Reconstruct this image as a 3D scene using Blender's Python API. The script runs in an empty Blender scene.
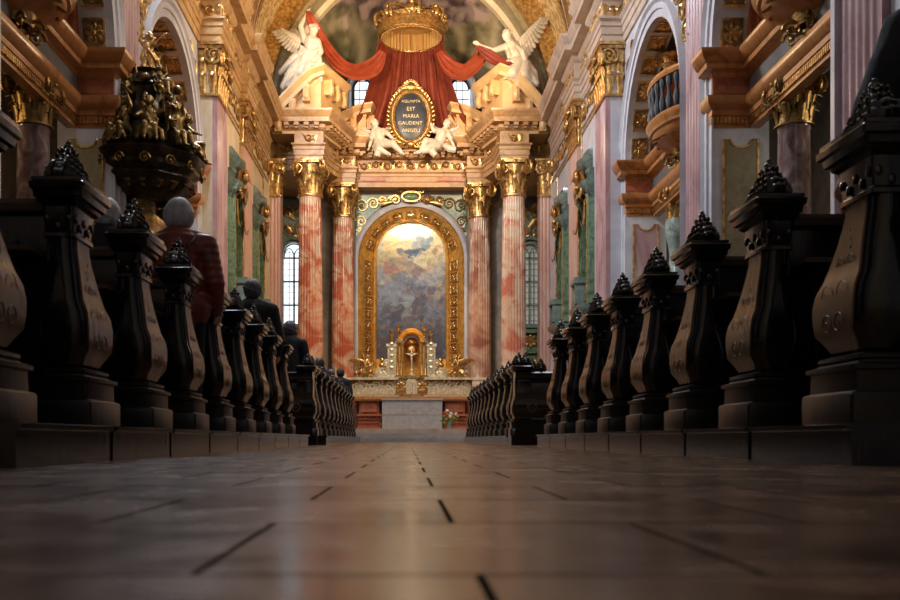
import bpy, bmesh, math, random
from math import sin, cos, pi, sqrt, atan2, radians
from mathutils import Vector, Matrix, noise
random.seed(7)
COL = bpy.context.scene.collection
V = Vector
# ------------------------------------------------------------------ materials
def mat(name, c1, c2=None, c3=None, rough=.5, metal=0., scale=3., bump=0., bscale=None, detail=4., dist=0., coat=0., spec=.5,
        ramp=(.35, .5, .65), rvar=0., wave=None, stretch=(1, 1, 1)):
    m = bpy.data.materials.new(name); m.use_nodes = True
    nt = m.node_tree; N = nt.nodes; L = nt.links; b = N['Principled BSDF']
    b.inputs['Roughness'].default_value = rough; b.inputs['Metallic'].default_value = metal
    b.inputs['Coat Weight'].default_value = coat; b.inputs['Coat Roughness'].default_value = .12
    b.inputs['Specular IOR Level'].default_value = spec
    tc = N.new('ShaderNodeTexCoord'); mp = N.new('ShaderNodeMapping'); mp.inputs['Scale'].default_value = stretch
    L.new(tc.outputs['Object'], mp.inputs['Vector'])
    if c2 is None:
        b.inputs['Base Color'].default_value = (*c1, 1)
    else:
        n = N.new('ShaderNodeTexNoise'); n.inputs['Scale'].default_value = scale; n.inputs['Detail'].default_value = detail
        n.inputs['Distortion'].default_value = dist; n.inputs['Roughness'].default_value = .6
        L.new(mp.outputs[0], n.inputs['Vector'])
        r = N.new('ShaderNodeValToRGB'); e = r.color_ramp.elements
        e[0].position = ramp[0]; e[0].color = (*c1, 1); e[1].position = ramp[2]; e[1].color = (*(c3 or c2), 1)
        if c3:
            k = e.new(ramp[1]); k.color = (*c2, 1)
        L.new(n.outputs['Fac'], r.inputs['Fac']); L.new(r.outputs['Color'], b.inputs['Base Color'])
        if rvar:
            q = N.new('ShaderNodeMapRange'); q.inputs['To Min'].default_value = max(.02, rough - rvar); q.inputs['To Max'].default_value = rough + rvar
            L.new(n.outputs['Fac'], q.inputs['Value']); L.new(q.outputs[0], b.inputs['Roughness'])
    if bump:
        n2 = N.new('ShaderNodeTexNoise'); n2.inputs['Scale'].default_value = bscale or scale * 5; n2.inputs['Detail'].default_value = 3
        L.new(mp.outputs[0], n2.inputs['Vector'])
        bp = N.new('ShaderNodeBump'); bp.inputs['Strength'].default_value = bump; bp.inputs['Distance'].default_value = .02
        L.new(n2.outputs['Fac'], bp.inputs['Height']); L.new(bp.outputs[0], b.inputs['Normal'])
    return m
M = {}
M['gold'] = mat('gold', (.34, .18, .05), (.80, .55, .24), rough=.3, metal=.85, scale=9, bump=.5, bscale=26)
M['gold_dark'] = mat('aged gold', (.16, .085, .022), (.42, .26, .08), rough=.36, metal=.7, scale=7, bump=.5, bscale=24)
M['gold_frame'] = mat('frame gold', (.50, .25, .045), (.80, .46, .11), rough=.38, metal=.4, scale=6, bump=.3, bscale=20)
M['silver'] = mat('silver gilt', (.60, .52, .34), (.92, .86, .66), rough=.3, metal=.4, scale=10, bump=.5, bscale=30)
M['bronze'] = mat('dark bronze', (.012, .010, .008), (.085, .06, .03), rough=.28, metal=.6, scale=6, bump=.4, bscale=20)
M['bronze_gold'] = mat('bronze with worn gilding', (.05, .035, .018), (.42, .28, .1), rough=.3, metal=.75, scale=5, bump=.3, bscale=20)
M['wood'] = mat('black stained wood', (.005, .004, .004), (.012, .008, .007), rough=.2, scale=3, bump=.12, bscale=30, stretch=(1, 1, .25), coat=.6, rvar=.06)
M['wood_panel'] = mat('brown veneered wood', (.095, .050, .024), (.22, .125, .055), rough=.26, scale=4, bump=.08, bscale=30, stretch=(1, 1, .3), coat=.25)
M['wood_base'] = mat('dark plinth wood', (.011, .008, .006), (.024, .015, .010), rough=.35, scale=4, stretch=(1, 1, .3), bump=.08)
M['panel_blue'] = mat('dark blue ironwork', (.03, .045, .06), (.07, .09, .11), rough=.4, scale=8)
M['wood_rail'] = mat('worn brown wood', (.05, .028, .018), (.11, .065, .04), rough=.4, scale=6, stretch=(.2, 1, 1), bump=.1)
M['inlay'] = mat('pale wood inlay', (.16, .10, .055), rough=.4)
M['col_red'] = mat('red and cream scagliola', (.52, .13, .065), (.64, .30, .18), (.70, .50, .34), rough=.22, scale=.75, dist=2.2, detail=3, ramp=(.42, .5, .6), coat=.3, bump=.05)
M['col_pale'] = mat('pale streaked scagliola', (.56, .19, .12), (.66, .42, .30), (.70, .58, .45), rough=.22, scale=.8, dist=1.8, detail=3, ramp=(.40, .5, .64), coat=.3, bump=.05)
M['col_brown'] = mat('brown pink scagliola', (.34, .13, .085), (.52, .29, .20), (.60, .44, .32), rough=.22, scale=.7, dist=1.8, detail=3, ramp=(.38, .5, .64), coat=.3)
M['pink'] = mat('pink marble', (.31, .17, .185), (.46, .28, .295), (.56, .41, .42), rough=.3, scale=1.3, dist=1.5, ramp=(.35, .5, .7), stretch=(1, 1, .4), coat=.2)
M['buff'] = mat('buff marble', (.48, .36, .28), (.62, .50, .41), rough=.35, scale=1.4, dist=1.5)
M['pink_choir'] = mat('rose marble', (.48, .25, .2), (.62, .38, .31), (.72, .54, .45), rough=.3, scale=1.3, dist=1.5, ramp=(.3, .5, .7), stretch=(1, 1, .3), coat=.2)
M['white'] = mat('white lavender marble', (.50, .50, .56), (.66, .66, .72), rough=.35, scale=1.2, dist=1)
M['cream'] = mat('cream stone', (.62, .50, .34), (.78, .68, .52), rough=.45, scale=1.5, dist=.8)
M['tan_dark'] = mat('brown tan marble', (.27, .135, .05), (.42, .24, .105), (.52, .33, .18), rough=.35, scale=1.6, dist=2, ramp=(.3, .5, .7))
M['peach'] = mat('peach marble', (.50, .31, .135), (.62, .42, .21), rough=.4, scale=1.5, dist=.8)
M['tan'] = mat('tan marble', (.40, .22, .085), (.55, .34, .155), (.64, .45, .25), rough=.35, scale=1.6, dist=2, ramp=(.3, .5, .7))
M['orange'] = mat('orange marble', (.36, .13, .035), (.56, .25, .085), (.48, .2, .07), rough=.3, scale=2.4, dist=1.5, coat=.2)
M['redm'] = mat('red marble', (.32, .085, .045), (.48, .17, .09), rough=.3, scale=3, dist=2)
M['olive'] = mat('olive marble', (.22, .19, .11), (.34, .29, .17), rough=.4, scale=5, dist=1)
M['green'] = mat('green marble', (.055, .11, .065), (.13, .21, .13), (.19, .27, .17), rough=.25, scale=2.5, dist=2.5, coat=.3)
M['green_dark'] = mat('dark green marble', (.018, .035, .022), (.045, .08, .05), rough=.15, scale=2.5, dist=2.5, coat=.5)
M['greengrey'] = mat('grey green marble', (.12, .18, .16), (.26, .34, .30), rough=.3, scale=3, dist=2, coat=.3)
M['hood_green'] = mat('dull green marble', (.06, .09, .075), (.15, .20, .17), rough=.3, scale=3, dist=2, coat=.3)
M['twist'] = mat('pale green scagliola', (.20, .27, .24), (.42, .5, .46), rough=.15, scale=3, dist=2.5, coat=.5)
M['colm'] = mat('mottled purple marble', (.16, .09, .085), (.33, .22, .20), (.62, .53, .5), rough=.14, scale=1.6, dist=2.2, ramp=(.35, .52, .7), coat=.5)
M['greym'] = mat('grey marble', (.24, .22, .20), (.38, .35, .32), rough=.4, scale=1.5, dist=1)
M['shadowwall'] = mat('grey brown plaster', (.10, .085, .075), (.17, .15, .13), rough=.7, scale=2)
M['statue'] = mat('white stucco', (.50, .44, .36), (.63, .57, .48), rough=.4, scale=4)
M['drape'] = mat('red drapery', (.25, .036, .011), (.33, .055, .017), rough=.7, scale=3, bump=.1, bscale=14)
M['drape_shaded'] = mat('shaded red drapery', (.15, .020, .008), (.23, .034, .012), rough=.7, scale=3, bump=.1, bscale=14)  # shade at the hanging centre put into a darker copy of the swag red
M['drape_dark'] = mat('dark red drapery', (.14, .02, .012), (.2, .03, .016), rough=.7, scale=3)
M['valance'] = mat('gold striped lining', (.28, .15, .045), (.58, .36, .13), rough=.5, scale=6, stretch=(3, 3, .1))
M['slate'] = mat('slate blue panel', (.018, .022, .035), (.035, .042, .06), rough=.4, scale=5)
M['dark'] = mat('dark recess', (.015, .012, .01), rough=.6)
M['curtain'] = mat('blue grey curtain', (.06, .08, .1), (.13, .16, .18), rough=.8, scale=8, stretch=(4, 4, .2))
M['stonegrey'] = mat('grey stone block', (.30, .30, .31), (.38, .38, .39), rough=.6, scale=8)
M['step'] = mat('sand stone step', (.38, .28, .2), (.5, .38, .28), rough=.4, scale=3)
M['skin'] = mat('skin', (.50, .27, .19), (.58, .33, .24), rough=.5, scale=8)
M['hair_grey'] = mat('silver grey hair', (.42, .42, .44), (.68, .68, .70), rough=.5, scale=30, stretch=(1, 1, .3), bump=.4, bscale=90)
M['hair_mid'] = mat('dark grey hair', (.07, .07, .08), (.16, .16, .18), rough=.5, scale=30, stretch=(1, 1, .3), bump=.4, bscale=90)
M['hair_dark'] = mat('dark hair', (.012, .01, .009), (.03, .022, .018), rough=.5, scale=30, bump=.4, bscale=90)
M['coat_dark'] = mat('black wool', (.010, .010, .013), (.018, .018, .023), rough=.8, scale=20, bump=.2, bscale=80)
M['coat_red'] = mat('red quilted nylon', (.20, .042, .026), (.29, .065, .040), rough=.42, scale=6, bump=.15, bscale=40)
M['strap'] = mat('dark strap', (.03, .008, .008), rough=.5)
M['trouser'] = mat('dark cloth', (.012, .012, .016), rough=.85)
M['leaf'] = mat('leaves', (.10, .24, .04), (.3, .42, .1), rough=.5, scale=12)
M['petal_red'] = mat('red petals', (.6, .03, .03), rough=.5)
M['petal_white'] = mat('white petals', (.8, .76, .68), rough=.5)
M['iron'] = mat('window iron', (.02, .02, .022), rough=.5)
M['letter'] = mat('gilt lettering', (.75, .6, .35), rough=.4, metal=.3)
def emis(name, c, s):
    m = bpy.data.materials.new(name); m.use_nodes = True; b = m.node_tree.nodes['Principled BSDF']
    b.inputs['Base Color'].default_value = (.6, .65, .7, 1); b.inputs['Emission Color'].default_value = (*c, 1); b.inputs['Emission Strength'].default_value = s
    b.inputs['Roughness'].default_value = .1
    return m
M['glass'] = emis('daylit glass', (.80, .9, 1.), 2.4)
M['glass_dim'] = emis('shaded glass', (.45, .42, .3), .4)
M['flame'] = emis('lamp flame', (1, .75, .35), 9)
M['candle_glow'] = emis('lit alabaster', (1, .55, .18), 1.6)
def stucco_mat(name, c1, c2, sc=2.2, metal=.35):
    m = mat(name, c1, c2, rough=.42, metal=metal, scale=sc, dist=3, ramp=(.42, .5, .55), detail=2)
    nt = m.node_tree; N = nt.nodes; L = nt.links; b = N['Principled BSDF']
    n = N.new('ShaderNodeTexNoise'); n.inputs['Scale'].default_value = sc * 1.5; n.inputs['Distortion'].default_value = 4; n.inputs['Detail'].default_value = 2
    tc = N.new('ShaderNodeTexCoord'); L.new(tc.outputs['Object'], n.inputs['Vector'])
    bp = N.new('ShaderNodeBump'); bp.inputs['Strength'].default_value = 1; bp.inputs['Distance'].default_value = .12
    L.new(n.outputs['Fac'], bp.inputs['Height']); L.new(bp.outputs[0], b.inputs['Normal'])
    return m
M['stucco'] = stucco_mat('gilded stucco', (.50, .31, .09), (.82, .66, .38), 1.6, .25)
M['stucco_green'] = stucco_mat('gilded stucco on green', (.10, .12, .07), (.6, .42, .14), 3.2)
def vcol(name, rough=.6, noisy=0.):
    m = bpy.data.materials.new(name); m.use_nodes = True; nt = m.node_tree; N = nt.nodes; L = nt.links; b = N['Principled BSDF']
    a = N.new('ShaderNodeVertexColor'); a.layer_name = 'paint'
    L.new(a.outputs['Color'], b.inputs['Base Color']); b.inputs['Roughness'].default_value = rough
    return m
M['painting'] = vcol('oil painting', .45)
M['fresco'] = vcol('fresco', .85)
# floor: staggered polished slabs
def floor_mat():
    m = bpy.data.materials.new('polished slabs'); m.use_nodes = True; nt = m.node_tree; N = nt.nodes; L = nt.links; b = N['Principled BSDF']
    tc = N.new('ShaderNodeTexCoord'); mp = N.new('ShaderNodeMapping'); mp.inputs['Location'].default_value = (-.048, .157, 0)
    L.new(tc.outputs['Object'], mp.inputs['Vector'])
    br = N.new('ShaderNodeTexBrick'); br.offset = .5; br.inputs['Scale'].default_value = 1
    br.inputs['Brick Width'].default_value = .38; br.inputs['Row Height'].default_value = .4; br.inputs['Mortar Size'].default_value = .0036
    br.inputs['Mortar Smooth'].default_value = .15; br.inputs['Bias'].default_value = -.2
    br.inputs['Color1'].default_value = (.150, .078, .042, 1); br.inputs['Color2'].default_value = (.095, .050, .029, 1); br.inputs['Mortar'].default_value = (.028, .018, .012, 1)
    L.new(mp.outputs[0], br.inputs['Vector'])
    n = N.new('ShaderNodeTexNoise'); n.inputs['Scale'].default_value = 5; n.inputs['Detail'].default_value = 5; n.inputs['Distortion'].default_value = 1.2
    L.new(tc.outputs['Object'], n.inputs['Vector'])
    r = N.new('ShaderNodeValToRGB'); r.color_ramp.elements[0].position = .3; r.color_ramp.elements[0].color = (.55, .55, .55, 1); r.color_ramp.elements[1].position = .7; r.color_ramp.elements[1].color = (1.25, 1.2, 1.1, 1)
    L.new(n.outputs['Fac'], r.inputs['Fac'])
    mx = N.new('ShaderNodeMix'); mx.data_type = 'RGBA'; mx.blend_type = 'MULTIPLY'; mx.inputs[0].default_value = 1
    L.new(br.outputs['Color'], mx.inputs[6]); L.new(r.outputs['Color'], mx.inputs[7]); L.new(mx.outputs[2], b.inputs['Base Color'])
    q = N.new('ShaderNodeMapRange'); q.inputs['To Min'].default_value = .13; q.inputs['To Max'].default_value = .36
    L.new(n.outputs['Fac'], q.inputs['Value']); rm = N.new('ShaderNodeMath'); rm.operation = 'ADD'; L.new(q.outputs[0], rm.inputs[0]); L.new(br.outputs['Fac'], rm.inputs[1]); rm.use_clamp = True; L.new(rm.outputs[0], b.inputs['Roughness'])
    sp = N.new('ShaderNodeMath'); sp.operation = 'MULTIPLY_ADD'; sp.inputs[1].default_value = -.5; sp.inputs[2].default_value = .5; L.new(br.outputs['Fac'], sp.inputs[0]); L.new(sp.outputs[0], b.inputs['Specular IOR Level'])
    n2 = N.new('ShaderNodeTexNoise'); n2.inputs['Scale'].default_value = 1.6; n2.inputs['Detail'].default_value = 2
    L.new(tc.outputs['Object'], n2.inputs['Vector'])
    ad = N.new('ShaderNodeMath'); ad.operation = 'MULTIPLY_ADD'; ad.inputs[1].default_value = -.1; L.new(br.outputs['Fac'], ad.inputs[0]); L.new(n2.outputs['Fac'], ad.inputs[2])
    bp = N.new('ShaderNodeBump'); bp.inputs['Strength'].default_value = .3; bp.inputs['Distance'].default_value = .003
    L.new(ad.outputs[0], bp.inputs['Height']); L.new(bp.outputs[0], b.inputs['Normal'])
    return m
M['floor'] = floor_mat()
def pw(o):
    p = V((0, 0, 0))
    while o is not None: p = p + o.location; o = o.parent
    return p
# ------------------------------------------------------------------ mesh builder
class MB:
    def __init__(s): s.v = []; s.f = []
    def add(s, vs, fs):
        o = len(s.v); s.v += [tuple(p) for p in vs]; s.f += [tuple(i + o for i in f) for f in fs]; return s
    def box(s, x0, x1, y0, y1, z0, z1):
        return s.add([(x, y, z) for z in (z0, z1) for y in (y0, y1) for x in (x0, x1)],
                     [(0, 2, 3, 1), (4, 5, 7, 6), (0, 1, 5, 4), (2, 6, 7, 3), (0, 4, 6, 2), (1, 3, 7, 5)])
    def prism(s, poly, z0, z1, fn=None):          # polygon (x,y) extruded in z, fn maps (x,y,z)->world
        n = len(poly); fn = fn or (lambda x, y, z: (x, y, z))
        return s.add([fn(x, y, z) for z in (z0, z1) for x, y in poly],
                     [tuple(range(n))[::-1], tuple(range(n, 2 * n))] + [(i, (i + 1) % n, n + (i + 1) % n, n + i) for i in range(n)])
    def loft(s, rings, caps=True, closed=False):
        n = len(rings[0]); o = len(s.v); s.v += [tuple(p) for r in rings for p in r]
        m = len(rings)
        for k in range(m if closed else m - 1):
            a = o + k * n; b = o + ((k + 1) % m) * n
            for i in range(n): j = (i + 1) % n; s.f.append((a + i, a + j, b + j, b + i))
        if caps and not closed:
            s.f.append(tuple(o + i for i in range(n))[::-1]); s.f.append(tuple(o + (m - 1) * n + i for i in range(n)))
        return s
    def lathe(s, prof, c=(0, 0, 0), n=24, flute=0, fd=0., fz=None, sx=1, sy=1, tw=0):
        rings = []
        for r, z in prof:
            ring = []
            for i in range(n):
                a = 2 * pi * i / n; rr = r
                if flute and (fz is None or fz[0] <= z <= fz[1]): rr = r - fd * max(0, cos(a * flute)) ** .6
                ring.append((c[0] + rr * cos(a) * sx, c[1] + rr * sin(a) * sy, c[2] + z))
            rings.append(ring)
        return s.loft(rings)
    def tube(s, pts, r, n=6, side=None, flat=1., caps=True):
        pts = [V(p) for p in pts]; m = len(pts); rings = []
        rr = r if isinstance(r, (list, tuple)) else [r] * m
        up = V(side) if side is not None else None
        prev = None
        for k in range(m):
            t = (pts[min(k + 1, m - 1)] - pts[max(k - 1, 0)])
            t = t.normalized() if t.length > 1e-9 else V((0, 0, 1))
            if up is not None: u = up
            else: u = prev if prev is not None else (V((0, 0, 1)) if abs(t.z) < .9 else V((1, 0, 0)))
            a = u - t * u.dot(t)
            if a.length < 1e-6: a = t.orthogonal()
            a.normalize(); b = t.cross(a); prev = a
            rings.append([pts[k] + a * (rr[k] * cos(2 * pi * i / n)) + b * (rr[k] * flat * sin(2 * pi * i / n)) for i in range(n)])
        return s.loft(rings, caps)
    def ball(s, c, r, n=8, m=6, rot=None):
        rx, ry, rz = r if isinstance(r, (list, tuple)) else (r, r, r)
        o = len(s.v); c = V(c)
        def P(x, y, z):
            p = V((x, y, z)); p = rot @ p if rot is not None else p
            return tuple(c + p)
        s.v.append(P(0, 0, -rz))
        for k in range(1, m):
            ph = -pi / 2 + pi * k / m
            for i in range(n): a = 2 * pi * i / n; s.v.append(P(rx * cos(ph) * cos(a), ry * cos(ph) * sin(a), rz * sin(ph)))
        s.v.append(P(0, 0, rz)); t = len(s.v) - 1
        for i in range(n):
            j = (i + 1) % n; s.f.append((o, o + 1 + j, o + 1 + i)); s.f.append((t, o + 1 + (m - 2) * n + i, o + 1 + (m - 2) * n + j))
            for k in range(m - 2): a = o + 1 + k * n; s.f.append((a + i, a + j, a + n + j, a + n + i))
        return s
    def cap(s, p0, r0, p1, r1, n=10):             # tapered capsule
        p0, p1 = V(p0), V(p1); s.tube([p0, p1], [r0, r1], n); s.ball(p0, r0, n, 8); s.ball(p1, r1, n, 8); return s
    def grid(s, fn, nu, nv):
        o = len(s.v); s.v += [tuple(fn(i / nu, j / nv)) for j in range(nv + 1) for i in range(nu + 1)]
        w = nu + 1
        s.f += [(o + j * w + i, o + j * w + i + 1, o + (j + 1) * w + i + 1, o + (j + 1) * w + i) for j in range(nv) for i in range(nu)]
        return s
    def slab(s, fn, nu, nv, th):                  # grid with thickness vector th
        th = V(th); a = [V(fn(i / nu, j / nv)) for j in range(nv + 1) for i in range(nu + 1)]
        o = len(s.v); w = nu + 1; n = len(a); s.v += [tuple(p) for p in a] + [tuple(p + th) for p in a]
        for j in range(nv):
            for i in range(nu):
                q = (o + j * w + i, o + j * w + i + 1, o + (j + 1) * w + i + 1, o + (j + 1) * w + i)
                s.f.append(q); s.f.append(tuple(k + n for k in q[::-1]))
        bd = [j * w for j in range(nv + 1)], [j * w + nu for j in range(nv + 1)], list(range(w)), [nv * w + i for i in range(w)]
        for e in bd:
            for k in range(len(e) - 1): s.f.append((o + e[k], o + e[k + 1], o + n + e[k + 1], o + n + e[k]))
        return s
    def merge(s, o, T=None):
        vs = o.v if T is None else [tuple(T @ V(p)) for p in o.v]
        return s.add(vs, o.f)
    def obj(s, name, m, parent=None, smooth=True, ang=40, fix=True, w=False, **kw):
        if w and parent is not None:
            off = pw(parent); s.v = [(a - off.x, b - off.y, c - off.z) for a, b, c in s.v]
        me = bpy.data.meshes.new(name); me.from_pydata(s.v, [], s.f); me.validate()
        if fix:
            bm = bmesh.new(); bm.from_mesh(me); bmesh.ops.recalc_face_normals(bm, faces=bm.faces); bm.to_mesh(me); bm.free()
        me.materials.append(M[m] if isinstance(m, str) else m)
        if smooth:
            for p in me.polygons: p.use_smooth = True
            me.set_sharp_from_angle(angle=radians(ang))
        o = bpy.data.objects.new(name, me); COL.objects.link(o)
        if parent is not None: o.parent = parent
        for k, v in kw.items(): o[k] = v
        return o
def remesh(mb, name, m, parent=None, vox=.02, it=2, w=False, **kw):
    if w and parent is not None:
        off = pw(parent); mb.v = [(a - off.x, b - off.y, c - off.z) for a, b, c in mb.v]
    o = mb.obj(name, m, None, fix=True)
    r = o.modifiers.new('r', 'REMESH'); r.mode = 'VOXEL'; r.voxel_size = vox; r.use_smooth_shade = True
    if it:
        q = o.modifiers.new('s', 'SMOOTH'); q.iterations = it; q.factor = .5
    dg = bpy.context.evaluated_depsgraph_get(); me = bpy.data.meshes.new_from_object(o.evaluated_get(dg))
    o.modifiers.clear(); old = o.data; o.data = me; bpy.data.meshes.remove(old); me.name = name
    for p in me.polygons: p.use_smooth = True
    if parent is not None: o.parent = parent
    for k, v in kw.items(): o[k] = v
    return o
def thing(name, label, cat, loc=(0, 0, 0), rz=0, group=None):
    o = bpy.data.objects.new(name, None); COL.objects.link(o); o.location = loc; o.rotation_euler = (0, 0, rz)
    o.empty_display_size = .2; o['label'] = label; o['category'] = cat
    if group: o['group'] = group
    return o
def tag(o, label, cat, group=None):
    o['label'] = label; o['category'] = cat
    if group: o['group'] = group
    return o
def struct(mb, name, m, parent=None, **kw):
    o = mb.obj(name, m, parent, **kw)
    if parent is None: o['kind'] = 'structure'
    return o
KIDS = {}
def copy_tree(o, parent=None):
    c = o.copy(); COL.objects.link(c); c.parent = parent
    for ch in [q for q in bpy.data.objects if q.parent == o]: copy_tree(ch, c)
    return c
def dup(o, loc, label, rz=None, scale=None):
    c = copy_tree(o); c.location = loc; c['label'] = label
    if rz is not None: c.rotation_euler = (0, 0, rz)
    if scale: c.scale = scale
    return c
# outward normals lie to the right of travel when side=1
def sweep(mb, path, prof, side=1, tilt=False, caps=True, closed=False):
    pts = [V(p) for p in path]; n = len(pts); rings = []
    for k in range(n):
        a = pts[k] - pts[k - 1] if (k or closed) else pts[1] - pts[0]
        b = pts[(k + 1) % n] - pts[k] if (k < n - 1 or closed) else a
        na = V((a.y, -a.x, 0)).normalized() * side; nb = V((b.y, -b.x, 0)).normalized() * side
        den = 1 + na.dot(nb); nn = (na + nb) / max(den, .15)
        up = V((0, 0, 1))
        if tilt:
            t = (a.normalized() + b.normalized()).normalized(); nh = nn.normalized(); up = nh.cross(t)
            if up.z < 0: up = -up
            up.normalize()
        rings.append([pts[k] + nn * o + up * z for o, z in prof])
    return mb.loft(rings, caps, closed)
def along(path, step, side=1, start=.5):
    out = []
    for k in range(len(path) - 1):
        a, b = V(path[k]), V(path[k + 1]); d = b - a; L = d.length
        if L < step * .7: continue
        m = max(1, int(round(L / step))); t = d.normalized(); n = V((t.y, -t.x, 0)).normalized() * side
        for i in range(m): out.append((a + d * ((i + start) / m), t, n))
    return out
def obox(mb, c, t, n, w, o0, o1, z0, z1):
    c = V(c); t = V(t); n = V(n); up = V((0, 0, 1))
    P = lambda a, b, z: c + t * a + n * b + up * z
    mb.add([P(a, b, z) for z in (z0, z1) for b in (o0, o1) for a in (-w / 2, w / 2)],
           [(0, 2, 3, 1), (4, 5, 7, 6), (0, 1, 5, 4), (2, 6, 7, 3), (0, 4, 6, 2), (1, 3, 7, 5)])
def spiral(mb, c, u, v, R, turns=1.6, r=.03, flip=1, n=22, a0=0., nn=5):
    c = V(c); u = V(u); v = V(v); pts = []; rr = []
    for k in range(n + 1):
        q = k / n; rad = R * (1 - q) ** .8 + R * .08; a = a0 + flip * q * turns * 2 * pi
        pts.append(c + u * rad * cos(a) + v * rad * sin(a)); rr.append(r * (1 - .5 * q))
    mb.tube(pts, rr, nn, side=u.cross(v))
    mb.ball(c, r * 1.3, 6, 4)
def scrolls(mb, a, b, n, h, r=.03, step=None):
    a, b, n = V(a), V(b), V(n); d = b - a; L = d.length; t = d.normalized(); up = V((0, 0, 1))
    step = step or h * 1.25; m = max(1, int(L / step))
    for i in range(m):
        c = a + t * L * ((i + .5) / m); f = 1 if i % 2 else -1
        spiral(mb, c + up * (h * .06 * f), t, up, h * .34, 1.4, r, f, 14, a0=pi / 2 * f, nn=4)
        mb.tube([c - t * step * .5 - up * f * h * .35, c - t * step * .22 + up * f * h * .3, c + up * f * h * .42, c + t * step * .35 + up * f * h * .25], [r * .5, r * 1.2, r * 1.4, r * .4], 4)
        leaf(mb, c + t * step * .5 - up * h * .38, up * h * .6 * 1, n, t, h * .24, h * .1)
def leaf(mb, base, rise, out, side, w, curl, n=5, thick=.28):
    base, rise, out, side = V(base), V(rise), V(out).normalized(), V(side).normalized(); pts = []; ws = []
    H = rise.length
    for k in range(n + 1):
        q = k / n
        p = base + rise * (sin(q * pi * .62) / sin(pi * .62) if q < .9 else .93) + out * (curl * (q ** 2.2) * 1.3 + .02 * H)
        if q > .95: p = base + rise * .86 + out * (curl * 1.45)
        pts.append(p); ws.append(max(w * (.55 + .5 * sin(pi * min(1, q * 1.1))) if q < .95 else w * .3, .004))
    mb.tube(pts, ws, 6, side=side, flat=thick)
def hull_ring(r, n, e=2., sx=1., sy=1.):
    out = []
    for i in range(n):
        a = 2 * pi * i / n; c, s = cos(a), sin(a)
        out.append((r * sx * abs(c) ** (2 / e) * (1 if c >= 0 else -1), r * sy * abs(s) ** (2 / e) * (1 if s >= 0 else -1), a))
    return out
def capital_mb(r, h, square=False, sx=1., sy=1., lv=8):
    """composite capital: bell, two rows of leaves, corner volutes, abacus; base at z=0"""
    mb = MB(); e = 9. if square else 2.
    prof = [(1.12, 0), (1.12, .035), (.98, .06), (.96, .3), (1.02, .55), (1.2, .8), (1.25, .86)]
    mb.loft([[(x, y, z * h) for x, y, _ in hull_ring(r * q, 24, e, sx, sy)] for q, z in prof])
    for row, (z0, hh, off, sc) in enumerate(((.06, .34, 0, 1.), (.28, .36, .5, 1.05))):
        m = 12 if square else lv
        for i in range(m):
            if square:
                per = 4 * (i + off) / m; sd = int(per) % 4; q = (per % 1) * 2 - 1
                q *= .92
                c, o, t = [((1, q), (1, 0), (0, 1)), ((-q, 1), (0, 1), (-1, 0)), ((-1, -q), (-1, 0), (0, -1)), ((q, -1), (0, -1), (1, 0))][sd]
                bx, by = c[0] * r * sx, c[1] * r * sy; ov = (o[0], o[1], 0); tv = (t[0], t[1], 0); w = r * .26 * (sx if t[0] else sy)
            else:
                a = 2 * pi * (i + off) / m; bx, by = r * cos(a), r * sin(a); ov = (cos(a), sin(a), 0); tv = (-sin(a), cos(a), 0); w = r * .25
            leaf(mb, (bx * .97, by * .97, z0 * h), (0, 0, hh * h), ov, tv, w, r * .36 * sc, thick=.45)
    for cx, cy in ((1, 1), (1, -1), (-1, 1), (-1, -1)):
        k = (1.18 if square else .98) * r; p = V((cx * k * sx, cy * k * sy, .76 * h)); d = V((cx, cy, 0)).normalized(); up = V((0, 0, 1))
        if square:                                  # volutes read on both faces
            for dd, nn in ((V((cx, 0, 0)), V((0, cy, 0))), (V((0, cy, 0)), V((cx, 0, 0)))):
                spiral(mb, p + nn * .02, dd, up, h * .15, 1.6, h * .035, 1, 16, a0=pi * .75)
        else:
            spiral(mb, p, d, up, h * .19, 1.6, h * .055, -1, 18, a0=pi * .6)
            mb.tube([V((cx * r * .45, cy * r * .45, .62 * h)), V((cx * r * .7, cy * r * .7, .84 * h)), p + up * h * .15], h * .045, 5)
            for nn in ((cx, 0, 0), (0, cy, 0)):
                nn = V(nn); tt = V((0, 0, 1)).cross(nn)
                spiral(mb, p + V((0, 0, 0)), tt * (1 if (tt.x * cx + tt.y * cy) > 0 else -1), up, h * .18, 1.6, h * .04, -1, 16, a0=pi * .6)
    # abacus with concave sides
    ab = []
    for i in range(24):
        a = 2 * pi * i / 24 + pi / 4; k = r * (1.62 - .34 * abs(sin(2 * (a - pi / 4))))
        if square: k = r * 1.35
        cc, ss = cos(a), sin(a)
        if square:
            ee = 2 / 9.; x = abs(cc) ** ee * (1 if cc > 0 else -1) * k; y = abs(ss) ** ee * (1 if ss > 0 else -1) * k
        else: x, y = k * cc, k * ss
        ab.append((x * sx, y * sy))
    mb.prism(ab, .89 * h, .94 * h); mb.prism([(x * 1.05, y * 1.05) for x, y in ab], .94 * h, h)
    for ov in ((0, -1, 0), (1, 0, 0), (-1, 0, 0), (0, 1, 0)):
        c = V((ov[0] * r * 1.22 * sx, ov[1] * r * 1.22 * sy, .9 * h)); mb.ball(c, h * .075, 8, 6)
        leaf(mb, c + V((0, 0, -.32 * h)), (0, 0, .28 * h), ov, V((0, 0, 1)).cross(V(ov)), h * .06, .02)
    return mb
def rosette(mb, c, n, u, R, k=8, d=.5):
    c, n, u = V(c), V(n).normalized(), V(u).normalized(); v = n.cross(u)
    mb.ball(c + n * R * .2, R * .24, 6, 5)
    for i in range(k):
        a = 2 * pi * i / k; dr = u * cos(a) + v * sin(a)
        leaf(mb, c + dr * R * .15, dr * R * .9, n, n.cross(dr), R * .3, R * .22 * d, n=4, thick=.5)

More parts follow.
